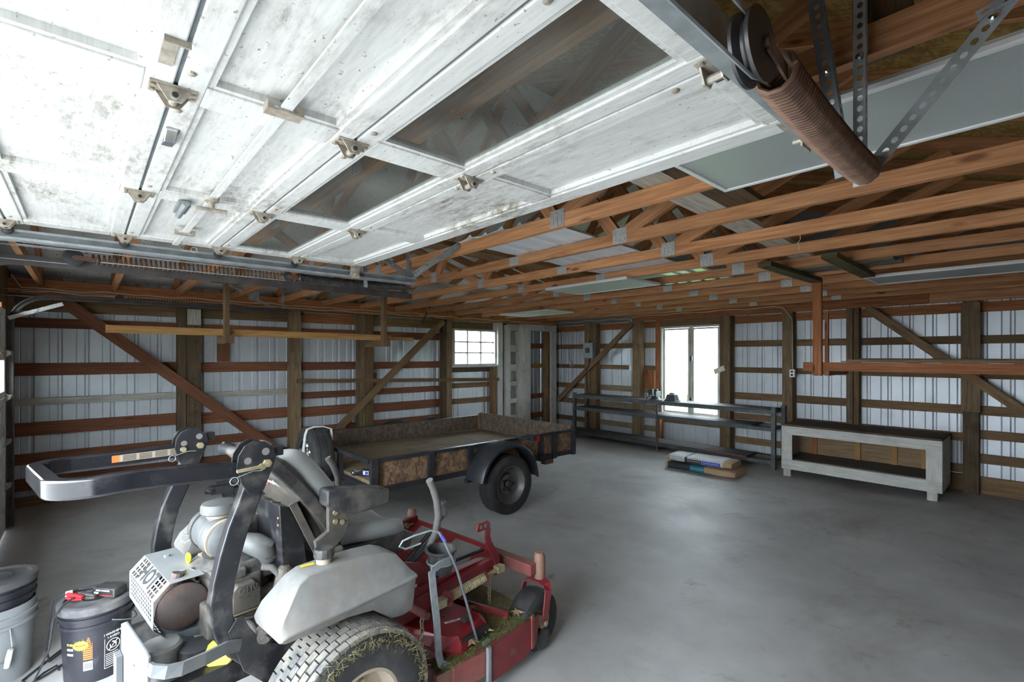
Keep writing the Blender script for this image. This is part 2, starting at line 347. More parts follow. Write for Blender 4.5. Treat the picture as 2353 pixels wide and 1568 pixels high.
M['blackgloss'] = plain('glossy_black_enamel', (.012, .012, .015), .14, .0, .3, 12, dust=.1, dustc=(.2, .185, .16), dscale=6)
M['trailer'] = plain('trailer_black_paint', (.022, .024, .029), .4, 0, .3, 8, dust=.28, dustc=(.11, .09, .075), dscale=5)
M['rubber'] = plain('tyre_rubber', (.022, .022, .022), .75, 0, .25, 12, dust=.3, dustc=(.11, .10, .085), dscale=7, bump=.2)
M['dustrubber'] = plain('dusty_turf_tyre', (.10, .10, .098), .85, 0, .3, 10, dust=.6, dustc=(.30, .27, .22), dscale=9, bump=.3)
M['rim'] = plain('grey_rim', (.15, .145, .138), .45, .4, .15, 20, dust=.4, dustc=(.16, .13, .10), dscale=10)
M['chrome'] = plain('chrome', (.75, .76, .78), .12, 1.0, .03, 4)
M['tan'] = plain('dusty_tan_rim', (.33, .27, .20), .7, 0, .12, 12, dust=.3)
M['tank'] = plain('grey_poly_tank', (.18, .178, .17), .5, 0, .12, 26, dust=.5, dustc=(.155, .125, .095), dscale=4, bump=.25)
M['seat'] = plain('grey_vinyl_seat', (.33, .335, .325), .5, 0, .08, 8, dust=.25)
M['plastic'] = plain('black_plastic', (.028, .029, .031), .5, 0, .2, 14, dust=.45, dustc=(.19, .165, .135), dscale=7)
M['foam'] = plain('grey_foam_grip', (.13, .125, .115), .9, 0, .12, 40)
M['engine'] = plain('grimy_engine', (.075, .068, .06), .7, .2, .35, 18, dust=.5, dustc=(.22, .185, .145), dscale=8)
M['cover'] = plain('cast_cover', (.10, .092, .08), .6, .3, .2, 20, dust=.45, dustc=(.19, .15, .11))
M['aluminium'] = plain('dull_aluminium', (.30, .31, .31), .4, .6, .15, 14, dust=.4, dustc=(.25, .22, .18), dscale=8)
M['airfilter'] = plain('grey_air_cleaner', (.095, .10, .10), .45, 0, .12, 12, dust=.4, dustc=(.17, .145, .11), dscale=6)
M['muffler'] = plain('burnt_muffler', (.085, .066, .062), .65, .35, .25, 14, dust=.3, dustc=(.22, .11, .065), dscale=9)
M['bumper'] = plain('zinc_painted_bumper', (.115, .122, .126), .6, 0, .12, 14, dust=.3, dustc=(.15, .14, .12), dscale=6)
M['guard'] = plain('pale_heat_guard', (.23, .237, .237), .45, .1, .08, 14, dust=.3, dustc=(.35, .32, .27), dscale=6)
M['redpaint'] = plain('red_mower_paint', (.19, .018, .025), .38, 0, .2, 9, dust=.33, dustc=(.20, .125, .105), dscale=6)
M['redclean'] = plain('red_mower_cover_paint', (.24, .015, .024), .3, 0, .15, 9, dust=.2, dustc=(.2, .12, .10), dscale=5)
M['reddust'] = plain('dusty_red_paint', (.19, .045, .04), .6, 0, .2, 9, dust=.5, dustc=(.22, .14, .105), dscale=5)
M['zinc'] = plain('yellow_zinc', (.40, .34, .20), .45, .5, .2, 30, dust=.3)
M['yel'] = plain('yellow_plastic', (.72, .60, .03), .4, 0, .06, 8)
M['grass'] = plain('grass_clippings', (.15, .22, .06), .9, 0, .55, 40)
M['thatch'] = plain('dried_clippings', (.17, .15, .075), .9, 0, .5, 60)
M['casterpaint'] = plain('dusty_caster_tube', (.23, .12, .085), .6, 0, .15, 14, dust=.4, dustc=(.28, .20, .14))
M['leaf'] = plain('dry_leaf', (.25, .16, .085), .8, 0, .3, 40)
M['bucket'] = plain('black_pail', (.020, .020, .026), .35, 0, .3, 8, dust=.22, dustc=(.19, .18, .17), dscale=8)
M['lid'] = plain('grey_black_lid', (.075, .075, .08), .5, 0, .2, 8, dust=.4, dustc=(.24, .215, .185), dscale=6)
M['greypail'] = plain('grey_pail', (.24, .25, .255), .5, 0, .08, 8, dust=.2)
M['white'] = plain('white_print', (.75, .75, .74), .5, 0, .04)
M['orange'] = plain('orange_print', (.72, .16, .03), .5, 0, .05)
M['goldp'] = plain('gold_print', (.65, .47, .04), .5, 0, .08)
M['ink'] = plain('black_print', (.02, .02, .02), .5, 0, .05)
M['redp'] = plain('red_print', (.55, .03, .04), .4, 0, .08)
M['cord'] = plain('black_cord', (.025, .025, .027), .5, 0, .1)
M['nm'] = plain('cream_cable', (.62, .56, .42), .6, 0, .1, 20)
M['steelshelf'] = plain('shelf_steel', (.085, .095, .095), .5, .4, .3, 16, dust=.35, dustc=(.22, .21, .18), dscale=9)
M['shelftop'] = wood('shelf_board', (.115, .11, .105), (.07, .068, .065), knots=0, rnd=.12, dirt=.4)
M['panelgrey'] = plain('grey_enamel_box', (.22, .25, .26), .45, .1, .06)
M['fixture'] = plain('white_fixture', (.66, .67, .67), .4, 0, .04)
M['lens'] = plain('prismatic_lens', (.36, .39, .385), .35, 0, .06, 300, bump=.5)
M['lensgreen'] = plain('green_tinged_lens', (.74, .85, .74), .35, 0, .05, 300, bump=.3)
M['clear'] = glass('window_glass', (.96, .98, .97), .05, .03, .06)
M['dirty'] = glass('dirty_door_glass', (.78, .81, .80), .15, .12, .07)
M['fibre'] = plain('white_corrugated_plastic', (.78, .83, .88), .35, 0, .06, 3)
M['ground'] = plain('outdoor_gravel', (.26, .255, .24), .9, 0, .15, 3)
M['lawn'] = plain('outdoor_lawn', (.10, .19, .05), .9, 0, .25, 4)
M['vise'] = plain('grey_blue_cast_iron', (.05, .056, .058), .5, .4, .2, 16, dust=.2)
M['paper'] = plain('kraft_paper', (.40, .27, .155), .75, 0, .12, 8)
M['bagwhite'] = plain('white_paper_bag', (.50, .50, .50), .6, 0, .15, 8)
M['bagblack'] = plain('black_paper_bag', (.025, .027, .03), .5, 0, .3, 10)
M['teal'] = plain('teal_print', (.02, .16, .22), .5, 0, .1)
M['blue'] = plain('blue_print', (.03, .07, .50), .45, 0, .1)
M['rope'] = plain('white_rope', (.55, .54, .50), .9, 0, .2, 120)
M['taillight'] = plain('red_lens', (.42, .01, .012), .15, 0, .05)
M['plate'] = plain('truss_plate_steel', (.46, .465, .465), .45, .3, .25, 60, bump=.5)
M['ply'] = wood('plywood_sheet', (.27, .18, .10), (.17, .11, .06), knots=.2, rnd=.2)
M['redwood'] = plain('red_panel', (.26, .085, .045), .6, 0, .15, 8)
# ================================================================== SETTING
XL, XR, YF, YB = -7.49, 1.42, -.62, 8.04          # siding planes
PEAK_X, EAVE_Z, PITCH = -3.04, 2.53, .335
def roof_z(x): return EAVE_Z + PITCH * (x - XL if x < PEAK_X else (XR - x))
ground = ob('ground', MB().box(-45, 40, -45, 50, -.4, -.06), M['ground']); tag(ground, kind='structure')
lawn = ob('lawn', MB().box(-45, 40, 9.0, 49, -.06, -.02), M['lawn']); tag(lawn, kind='structure')
floor = ob('floor', MB().box(XL - .06, XR + .06, YF - .12, YB + .06, -.15, 0), M['concrete']); tag(floor, kind='structure')

def siding(parent, p0, d, W, z0, z1, inn, mat):
    # ribbed steel sheet: flat field with outward trapezoid ribs, one object per .914 m sheet
    p0 = V(p0); d = V(d); inn = V(inn); s0 = 0.0
    while s0 < W - .02:
        s1 = min(W, s0 + .914); prof = [(s0, 0)]; k = math.ceil((s0 + .03) / .2285)
        a = s0
        i = 0
        while True:
            b = s0 + i * .2285
            i += 1
            if b > s1: break
            for (q, h) in ((.085, 0), (.092, .005), (.099, 0), (.158, 0), (.172, .017), (.192, .017), (.206, 0)):
                if b + q < s1 - .002: prof.append((b + q, h))
        prof.append((s1, 0))
        lo = [p0 + d * s - inn * h + Z_ * z0 for s, h in prof]; hi = [p0 + d * s - inn * h + Z_ * z1 for s, h in prof]
        mb = MB(); mb.loft([lo, hi], closed=False, cap=False)
        ob('siding_panel', mb, mat, parent)
        s0 = s1
def lumber(parent, name, x0, x1, y0, y1, z0, z1, mat): return ob(name, MB().box(x0, x1, y0, y1, z0, z1), M[mat], parent)

# ---- left wall
wl = empty('wall_left', (XL, 3.7, 0), kind='structure')
siding(wl, (XL, YF, 0), (0, 1, 0), 5.10 - YF, 0, 2.56, (1, 0, 0), M['siding'])
siding(wl, (XL, 5.10, 0), (0, 1, 0), 1.09, 0, 1.46, (1, 0, 0), M['siding'])
siding(wl, (XL, 5.10, 0), (0, 1, 0), 1.09, 2.15, 2.56, (1, 0, 0), M['siding'])
siding(wl, (XL, 6.19, 0), (0, 1, 0), YB - 6.19, 0, 2.56, (1, 0, 0), M['sidingdark'])
G0, G1 = -7.475, -7.437
def girtL(y0, y1, z0, z1, mat): lumber(wl, 'girt', G0, G1, y0, y1, z0, z1, mat)
bays = [(-.60, .87), (1.125, 2.215), (2.37, 3.255), (3.497, 4.85)]
for i, (a, b) in enumerate(bays):
    girtL(a, b, 2.14, 2.29, ('brown', 'brown', 'red', 'brown')[i])
    girtL(a, b, 1.955 - .01 * i, 2.065 - .005 * i, 'darkred')
    girtL(a, b, 1.425, 1.565 - .008 * i, 'darkred')
    if i < 2: girtL(a, b, 1.10 - .02 * i, 1.18 - .02 * i, 'wboard')
    else: girtL(a, b, .995, 1.095, 'darkred')
    girtL(a, b, .765 - .02 * i, .91 - .02 * i, 'darkred')
    girtL(a, b, .455, .57, 'darkred')
    girtL(a, b, .17, .30, 'darkred')
    girtL(a, b, .0, .10, 'brown')
for z0, z1, m_ in ((.0, .12, 'brown'), (.38, .47, 'brown'), (.73, .83, 'brown'), (1.03, 1.12, 'brown'), (1.33, 1.45, 'grime'), (2.15, 2.29, 'brown')): girtL(5.02, 6.11, z0, z1, m_)
def postL(y0, y1, z1=2.30, mat='post', x1=-7.30): lumber(wl, 'post', -7.436, x1, y0, y1, 0, z1, mat)
postL(.872, .960, mat='grime', x1=-7.285); postL(.966, 1.123, 2.26, 'grime', -7.30); postL(2.216, 2.367); postL(3.259, 3.352); postL(3.358, 3.494, mat='brown'); postL(4.853, 4.915, mat='grime', x1=-7.32); postL(4.92, 5.03)
postL(-.60, -.565)
lumber(wl, 'post_cap', -7.299, -7.288, .972, 1.118, 2.04, 2.24, 'wboard')
lumber(wl, 'top_plate', -7.30, -7.262, -.6, 4.2, 2.315, 2.47, 'red'); lumber(wl, 'top_plate', -7.30, -7.262, 4.203, 7.8, 2.30, 2.46, 'red')
lumber(wl, 'top_plate', -7.437, -7.30, -.6, 7.85, 2.305, 2.345, 'brown')
ob('brace', MB().beam((-7.268, -.20, 2.27), (-7.268, 2.235, .13), .038, .125, (0, 0, 1)), M['darkred'], wl)
ob('brace', MB().beam((-7.268, 4.82, 2.27), (-7.268, 2.88, .50), .04, .11, (0, 0, 1)), M['brown'], wl)
ob('rail_board', MB().beam((-7.27, 2.30, 1.275), (-7.262, 6.12, 1.175), .03, .06, (0, 0, 1)), M['brown'], wl)
lumber(wl, 'stub_board', -7.436, -7.40, 1.325, 1.47, 1.565, 1.93, 'darkred')
lumber(wl, 'stub_board', -7.436, -7.39, 3.50, 3.60, 1.10, 1.36, 'brown')
# studs beside the left window and the white boarded-up doorway next to the corner
lumber(wl, 'post', -7.436, -7.32, 6.02, 6.11, 0, 1.42, 'brown')
lumber(wl, 'jamb_board', -7.47, -7.29, 6.13, 6.25, 0, 2.30, 'wpaint')
lumber(wl, 'post', -7.46, -7.36, 6.255, 6.32, 0, 2.30, 'grime')  # dark board set in the open gap; its colour stands for the shade
lumber(wl, 'jamb_board', -7.46, -7.28, 6.325, 6.45, 0, 2.26, 'wpaint')
for z0, z1 in ((2.16, 2.29), (1.72, 1.86), (1.33, 1.46), (1.02, 1.11), (.66, .76), (.30, .42)): lumber(wl, 'crossrail', -7.45, -7.39, 6.455, 6.74, z0, z1, 'wpaint')
lumber(wl, 'backing_board', -7.475, -7.465, 6.455, 6.74, .05, 2.25, 'wboard')
lumber(wl, 'jamb_board', -7.46, -7.30, 6.745, 6.87, 0, 2.30, 'wpaint')
lumber(wl, 'casing', -7.30, -7.265, 6.80, 7.0, 0, 2.30, 'wpaint'); lumber(wl, 'casing', -7.30, -7.265, 7.62, 7.79, 0, 2.30, 'wpaint'); lumber(wl, 'casing', -7.30, -7.265, 7.0, 7.62, 2.17, 2.30, 'wpaint')
lumber(wl, 'jamb_board', -7.46, -7.31, 7.56, 7.62, 0, 2.17, 'brown')
for z0, z1, m_ in ((1.80, 1.91, 'darkred'), (1.38, 1.47, 'yellow'), (.72, .82, 'darkred'), (.30, .41, 'darkred')): girtL(7.0, 7.56, z0, z1, m_)
# ---- back wall
wb = empty('wall_back', (-3, YB, 0), kind='structure')
siding(wb, (XL, YB, 0), (1, 0, 0), -4.80 - XL, 0, 2.56, (0, -1, 0), M['siding'])
siding(wb, (-4.80, YB, 0), (1, 0, 0), 1.13, 0, .58, (0, -1, 0), M['siding'])
siding(wb, (-4.80, YB, 0), (1, 0, 0), 1.13, 2.17, 2.56, (0, -1, 0), M['siding'])
siding(wb, (-3.67, YB, 0), (1, 0, 0), XR + 3.67, 0, 2.56, (0, -1, 0), M['siding'])
H0, H1 = 7.99, 8.028
bayB = [(-7.47, -6.525), (-6.215, -5.345), (-5.165, -4.86), (-3.46, -2.695), (-2.545, -1.885), (-1.73, -.705), (-.555, 1.40)]
for i, (a, b) in enumerate(bayB):
    rr = i == 6
    for z0, z1, m_ in ((2.17, 2.29, 'red'), (1.79, 1.89, 'brown'), (1.37, 1.457, 'brown'), (.935, 1.045, 'brown'), (.605 + .045 * rr, .705 + .05 * rr, 'brown'), (.22 + .14 * rr, .32 + .15 * rr, 'brown'), (.0, .20 if i > 3 else .10, 'brown')):
        if i == 0 and m_ == 'brown': m_ = 'brown'
        lumber(wb, 'girt', a, b, H0, H1, z0, z1, m_ if not (i in (1, 2) and z0 < 1.1) else 'plank')
lumber(wb, 'girt', -4.80, -3.64, H0, H1, .42, .53, 'brown'); lumber(wb, 'girt', -4.80, -3.64, H0, H1, .0, .09, 'brown')
def postB(x0, x1, mat='post', y0=7.85, z1=2.30): lumber(wb, 'post', x0, x1, y0, H0 - .001, 0, z1, mat)
postB(-6.52, -6.38, 'post'); postB(-6.375, -6.22, 'brown', 7.87); postB(-5.34, -5.17); postB(-4.857, -4.765, 'red', 7.88); postB(-3.645, -3.565, 'brown', 7.86); postB(-3.56, -3.465, 'post', 7.83)
postB(-2.69, -2.55); postB(-1.875, -1.80, 'post'); postB(-1.795, -1.735, 'brown', 7.87); postB(-.70, -.56, 'grime')
lumber(wb, 'post_face', -.71, -.545, 7.835, 7.848, .98, 2.28, 'post')
lumber(wb, 'window_header', -4.76, -3.65, 7.87, 7.988, 2.175, 2.295, 'brown')
lumber(wb, 'top_plate', -7.26, -5.30, 7.808, 7.848, 2.295, 2.445, 'greywood'); lumber(wb, 'top_plate', -5.297, -1.0, 7.808, 7.848, 2.295, 2.44, 'red'); lumber(wb, 'top_plate', -.997, 1.4, 7.808, 7.848, 2.295, 2.44, 'chord')
ob('brace', MB().beam((-5.33, 7.826, 2.26), (-7.26, 7.826, .66), .04, .10, (0, 0, 1)), M['brown'], wb)
ob('brace', MB().beam((-1.64, 7.815, 2.29), (.30, 7.815, .58), .038, .10, (0, 0, 1)), M['brown'], wb)
lumber(wb, 'red_patch', -5.16, -4.93, 7.965, 7.985, 1.02, 1.37, 'red')
# ---- right wall (outside the view) and front wall with the two door openings
wr = empty('wall_right', (XR, 3.7, 0), kind='structure')
siding(wr, (XR, YF, 0), (0, 1, 0), YB - YF, 0, 2.56, (-1, 0, 0), M['siding'])
for y in (.9, 2.4, 3.9, 5.4, 6.9): lumber(wr, 'post', 1.23, 1.37, y, y + .14, 0, 2.3, 'post')
for z in (.3, .9, 1.5, 2.1): lumber(wr, 'girt', 1.37, 1.41, YF + .02, YB - .04, z, z + .1, 'brown')
wf = empty('wall_front', (-3, YF, 0), kind='structure')
D2a, D2b, D1a, D1b = -6.56, -3.68, -3.08, -.38
def fr(name, a, b, z0, z1, mat, y0=-.70, y1=-.60): lumber(wf, name, a, b, y0, y1, z0, z1, mat)
fr('wall_board', XL, D2a, 0, 2.15, 'brown'); fr('wall_board', D2b, D1a, 0, 2.15, 'brown'); fr('wall_board', D1b, XR, 0, 2.15, 'brown'); fr('header', XL, XR, 2.15, 2.56, 'brown')
fr('jamb', D2a, D2a + .04, 0, 2.15, 'red', -.72, -.58); fr('jamb', D2b - .04, D2b, 0, 2.15, 'red', -.72, -.58)
fr('jamb', D1a - .001, D1a + .03, 0, 2.15, 'wpaint', -.72, -.598); fr('jamb', D1b - .03, D1b + .001, 0, 2.15, 'wpaint', -.72, -.598)
for w_, y0 in ((wf, YF - .05), (wb, YB)):
    ob('gable', MB().prism([(XL, 2.55), (XR, 2.55), (XR, roof_z(XR) + .01), (PEAK_X, roof_z(PEAK_X)), (XL, roof_z(XL) + .01)], (0, y0, 0), X_, Z_, (0, .03, 0)), M['sidingdark'], w_)

# ---- ceiling: roof sheets, trusses
ce = empty('ceiling', (PEAK_X, 3.7, 2.36), kind='structure')
ny = 8; dy = (YB + .25 - (YF - .25)) / ny
for i in range(ny):
    y0 = YF - .25 + i * dy + .002; y1 = y0 + dy - .004
    xl, xr = XL - .35, XR + .35
    for (xa, xb, mt) in ((xl, PEAK_X, 'roofwhite'), (PEAK_X, xr, 'osbroof')):
        za = roof_z(PEAK_X) - PITCH * abs(PEAK_X - xa); zb = roof_z(PEAK_X) - PITCH * abs(PEAK_X - xb)
        ob('roof_panel', MB().prism([(xa, za), (xb, zb), (xb, zb + .025), (xa, za + .025)], (0, y0, 0), X_, Z_, (0, y1 - y0, 0)), M[mt], ce)
for (xa, xb) in ((XL - .36, PEAK_X + .01), (PEAK_X - .01, XR + .36)):
    za = roof_z(PEAK_X) - PITCH * abs(PEAK_X - xa) + .026; zb = roof_z(PEAK_X) - PITCH * abs(PEAK_X - xb) + .026
    ob('roof_light_seal', MB().prism([(xa, za), (xb, zb), (xb, zb + .02), (xa, za + .02)], (0, YF - .3, 0), X_, Z_, (0, YB - YF + .6, 0)), M['sidingdark'], ce)  # unseen outer roof sheet, added to stop sun leaking through the panel gaps
JL, JR, CH0, CH1 = -4.17, -1.90, 2.39, 2.466
def truss(y):
    t = .019
    b = ob('truss', MB().beam((-7.2615, y, (CH0 + CH1) / 2), (1.38, y, (CH0 + CH1) / 2), 2 * t, CH1 - CH0), M['chord'], ce)
    for s in (0, 1):
        xe = XL if s == 0 else XR
        ob('top_chord', MB().beam((xe, y, roof_z(xe) - .05), (PEAK_X, y, roof_z(PEAK_X) - .05), 2 * t, .09), M['chord'], b)
        j = JL if s == 0 else JR; q = (-5.62 if s == 0 else -.46)
        ob('web', MB().beam((j - (.03 if s == 0 else -.03), y, CH1 - .01), (q, y, roof_z(q) - .10), .036, .085, (0, 0, 1)), M['chord'], b)
        ob('web', MB().beam((j + (.04 if s == 0 else -.04), y, CH1 - .01), (PEAK_X + (-.03 if s == 0 else .03), y, roof_z(PEAK_X) - .14), .036, .085, (0, 0, 1)), M['chord'], b)
    for x, w in ((JL, .10), (JR, .11), (-2.98 + random.uniform(-.04, .04), .11)):
        z0 = CH0 + .004
        mb = MB().box(x - w / 2, x + w / 2, y - t - .003, y - t, z0, z0 + .10 if x in (JL, JR) else z0 + .07)
        for k in range(3):
            mb.box(x - w * .3 + k * w * .3 - .004, x - w * .3 + k * w * .3 + .004, y - t - .006, y - t - .003, z0 + .01, z0 + .062)
        ob('truss_plate', mb, M['plate'], b)
TY = [-.355 + .605 * k for k in range(14)]
for y in TY: truss(y)
# ---- windows
def window(name, axis, a0, a1, z0, z1, pos, mull, thick=.07, fr_=.035, mat='wpaint', split=None):
    w = empty(name, ((pos, (a0 + a1) / 2, z0) if axis == 'x' else ((a0 + a1) / 2, pos, z0)), kind='structure')
    def bx(n, s0, s1, q0, q1, d0, d1, m, par):
        mb = MB()
        if axis == 'x': mb.box(pos + d0, pos + d1, s0, s1, q0, q1)
        else: mb.box(s0, s1, pos - d1, pos - d0, q0, q1)
        return ob(n, mb, m, par)
    fm = M[mat]
    bx('window_frame', a0, a0 + fr_, z0, z1, 0, thick, fm, w); bx('window_frame', a1 - fr_, a1, z0, z1, 0, thick, fm, w)
    bx('window_frame', a0 + fr_, a1 - fr_, z1 - fr_, z1, 0, thick, fm, w); bx('window_frame', a0 + fr_, a1 - fr_, z0, z0 + fr_, 0, thick, fm, w)
    return w, bx
w1, bx = window('window_1', 'x', 5.10, 6.13, 1.455, 2.15, -7.45, None, .10)
nx, nz = 3, 3; a0, a1, q0, q1 = 5.135, 6.095, 1.49, 2.115
for i in range(1, nx): bx('muntin', a0 + (a1 - a0) * i / nx - .015, a0 + (a1 - a0) * i / nx + .015, q0, q1, .012, .055, M['wpaint'], w1)
for i in range(1, nz): bx('muntin', a0, a1, q0 + (q1 - q0) * i / nz - .013, q0 + (q1 - q0) * i / nz + .013, .014, .053, M['wpaint'], w1)
for i in range(nx):
    for k in range(nz): bx('pane', a0 + (a1 - a0) * i / nx + .0151, a0 + (a1 - a0) * (i + 1) / nx - .0151, q0 + (q1 - q0) * k / nz + .0131, q0 + (q1 - q0) * (k + 1) / nz - .0131, .030, .034, M['clear'], w1)
bx('window_sill', 5.04, 6.13, 1.425, 1.455, .0, .15, M['wpaint'], w1)
w2, bx = window('window_2', 'y', -4.76, -3.65, .585, 2.17, 7.99, None, .10, .03, 'wpaint')
for (a0, a1) in ((-4.72, -4.215), (-4.165, -3.685)):
    s = bx('sash', a0, a0 + .03, .62, 2.135, .01, .06, M['wpaint'], w2); bx('sash', a1 - .03, a1, .62, 2.135, .01, .06, M['wpaint'], w2)
    bx('sash', a0 + .03, a1 - .03, 2.105, 2.135, .01, .06, M['wpaint'], w2); bx('sash', a0 + .03, a1 - .03, .62, .65, .01, .06, M['wpaint'], w2)
    bx('pane', a0 + .031, a1 - .031, .651, 2.104, .03, .036, M['clear'], w2)
bx('mullion', -4.214, -4.166, .615, 2.14, .0, .08, M['wboard'], w2)
for z in (.82, 1.55): bx('latch', -4.18, -4.145, z, z + .09, .08, .11, M['darksteel'], w2)

# ---- overhead garage doors
DT = .036
def door_open():
    d = empty('door_1', (-1.72, .36, 2.235), kind='structure', label='open white panelled overhead garage door with three dirty window panes', cat='garage door')
    xs = [-.40, -1.283, -2.166, -3.05]; zb = 2.235
    ys = [1.372, .955, .550, .147, -.255, -.66]
    for s in range(5):
        y1, y0 = ys[s] - .004, ys[s + 1] + .004; mb = MB(); r1 = .075 if s == 0 else .05; r0 = .05
        mb.box(-3.05, -.40, y1 - r1, y1, zb, zb + DT); mb.box(-3.05, -.40, y0, y0 + r0, zb, zb + DT)
        xx = [(-.40 - .085, -.40), (-1.283 - .05, -1.283 + .05), (-2.166 - .05, -2.166 + .05), (-3.05, -3.05 + .085)]
        for a, b in xx: mb.box(a, b, y0 + r0, y1 - r1, zb + .0006, zb + DT)
        sec = ob('door_section', mb, M['doorpaint'], d, bevel=.003)
        for k in range(3):
            xa, xb = xx[k + 1][1], xx[k][0]; ya, yb = y0 + r0, y1 - r1
            # raised moulding frame round each panel
            mo = MB()
            for q in ((xa, xb, ya, ya + .014), (xa, xb, yb - .014, yb), (xa, xa + .014, ya + .014, yb - .014), (xb - .014, xb, ya + .014, yb - .014)): mo.box(q[0], q[1], q[2], q[3], zb + .006, zb + .022)
            ob('moulding', mo, M['doorpaint'], sec)
            if s == 1: ob('pane', MB().box(xa + .014, xb - .014, ya + .014, yb - .014, zb + .014, zb + .018), M['dirty'], sec)
            else: ob('panel', MB().box(xa, xb, ya, yb, zb + .0222, zb + .031), M['doorpaint'], sec)
        if s < 4: ob('weather_strip', MB().box(-3.05, -.40, y0 - .010, y0 + .002, zb + .006, zb + .02), M['galvdark'], sec)
    # hinges, rollers
    def hinge(x, y, big, edge=0):
        zz = zb; mb = MB()
        mb.box(x - .026, x + .026, y - .045, y + .04, zz - .004, zz)
        for s_ in (-1, 1):
            a = x + s_ * .019
            mb.prism([(-.034, 0), (.032, 0), (.012, -.032), (-.014, -.032)], (a - .002, y, zz - .002), Y_, Z_, (.004, 0, 0))
        mb.lathe([(.009, -.027), (.009, .027)], (x, y - .001, zz - .022), X_, 12)
        for q in (-.04, .036): mb.bolt((x - .012, y + q, zz - .004), -Z_, .006, .005); mb.bolt((x + .012, y + q, zz - .004), -Z_, .006, .005)
        h = ob('hinge', mb, M['hinge'], d)
        ob('pin_hole', MB().lathe([(.006, 0), (.006, .002)], (x + .027, y - .001, zz - .022), X_, 10), M['ink'], h)
        if edge:
            ob('roller', MB().lathe([(.005, 0), (.005, .05), (.018, .052), (.021, .058), (.021, .066), (.018, .07)], (x, y, zz - .028), X_ * edge, 14), M['darksteel'], h)
        for q in (-.10, .10): ob('carriage_bolt', MB().lathe([(.010, 0), (.008, -.004), (.003, -.006)], (x + q, y + .018, zz), Z_, 10), M['hinge'], h)
    for y in ys[1:5]:
        hinge(-1.283, y, 1); hinge(-2.166, y, 1); hinge(-3.0, y, 1, -1); hinge(-.45, y, 1, 1)
    for x, e in ((-3.02, -1), (-.43, 1)):
        mb = MB().box(x - .03, x + .03, 1.30, 1.36, zb - .004, zb); mb.box(x + e * .026, x + e * .03, 1.30, 1.36, zb - .075, zb - .004); mb.tube([(x, 1.33, zb - .05), (x + e * .075, 1.33, zb - .05)], .006, 8)
        mb.lathe([(.018, 0), (.021, .006), (.021, .012), (.018, .016)], (x + e * .075, 1.33, zb - .05), X_, 12)
        ob('top_roller_bracket', mb, M['hinge'], d)
    # lock bars with central T handle, guides and latch
    ob('lock_bar', MB().box(-2.02, -.46, .338, .362, zb - .014, zb - .008), M['doorpaint'], d); ob('lock_bar', MB().box(-3.02, -2.10, .338, .362, zb - .014, zb - .008), M['doorpaint'], d)
    for x in (-1.20, -2.70): ob('bar_guide', MB().box(x - .02, x + .02, .325, .375, zb - .02, zb - .015).box(x - .02, x + .02, .31, .325, zb - .02, zb).box(x - .02, x + .02, .375, .39, zb - .02, zb), M['hinge'], d)
    hd = ob('lock_handle', MB().lathe([(.026, 0), (.024, -.016), (.01, -.02), (.01, -.045)], (-2.06, .35, zb), Z_, 14).tube([(-2.06, .30, zb - .048), (-2.06, .40, zb - .048)], .008, 8), M['hinge'], d, smooth=True)
    ob('slide_bolt', MB().box(-2.30, -2.16, .26, .30, zb - .022, zb - .006).tube([(-2.33, .28, zb - .025), (-2.12, .28, zb - .025)], .011, 10), M['galv'], d)
    ob('lift_handle', MB().box(-1.175, -1.07, .108, .132, zb - .004, zb).box(-1.075, -1.07, .108, .150, zb - .012, zb), M['hinge'], d)
    ob('lift_handle', MB().box(-1.53, -1.50, .155, .185, zb - .004, zb).prism([(0, 0), (.11, 0), (.11, -.006), (.06, -.022), (.0, -.012)], (-1.61, .155, zb), X_, Z_, (0, .026, 0)), M['chrome'], d, bevel=.003)
    ob('cable_ring', MB().tube(arc((-3.0, .43, zb - .03), .014, 0, 360, 12, Y_, Z_)[:-1], .002, 5, loop=True), M['hinge'], d)
door_open()
def door_closed():
    d = empty('door_2', (-5.1, -.56, 0), kind='structure', label='closed white overhead garage door at the left edge of the picture', cat='garage door')
    zs = [.01 + .415 * k for k in range(6)]
    xx = [(-6.54, -6.44), (-5.60, -5.50), (-4.68, -4.58), (-3.80, -3.70)]
    for s in range(5):
        z0, z1 = zs[s] + .003, zs[s + 1] - .003; mb = MB()
        mb.box(-6.54, -3.70, -.592, -.556, z0, z0 + .06); mb.box(-6.54, -3.70, -.592, -.556, z1 - .06, z1)
        for a, b in xx: mb.box(a, b, -.592, -.5565, z0 + .06, z1 - .06)
        sec = ob('door_section', mb, M['doorpaint'], d)
        for k in range(3):
            if s == 3: ob('pane', MB().box(xx[k][1], xx[k + 1][0], -.576, -.572, z0 + .06, z1 - .06), M['clear'], sec)
            else: ob('panel', MB().box(xx[k][1], xx[k + 1][0], -.588, -.578, z0 + .06, z1 - .06), M['doorpaint'], sec)
        if s:
            mb = MB().box(-6.50, -6.44, -.556, -.552, z0 - .05, z0 + .05)
            mb.prism([(-.045, 0), (.04, 0), (.014, .036), (-.016, .036)], (-6.49, -.554, z0), Z_, Y_, (.004, 0, 0)); mb.tube([(-6.48, -.525, z0), (-6.57, -.525, z0)], .006, 8)
            mb.lathe([(.02, 0), (.02, .016)], (-6.585, -.525, z0), X_, 12); ob('hinge', mb, M['hinge'], d)
    ob('top_arm', MB().beam((-6.50, -.535, 2.00), (-6.50, -.16, 2.16), .03, .035, (0, 0, 1)).bolt((-6.484, -.17, 2.155), X_, .012, .01).bolt((-6.484, -.35, 2.08), X_, .012, .01), M['doorpaint'], d)
door_closed()
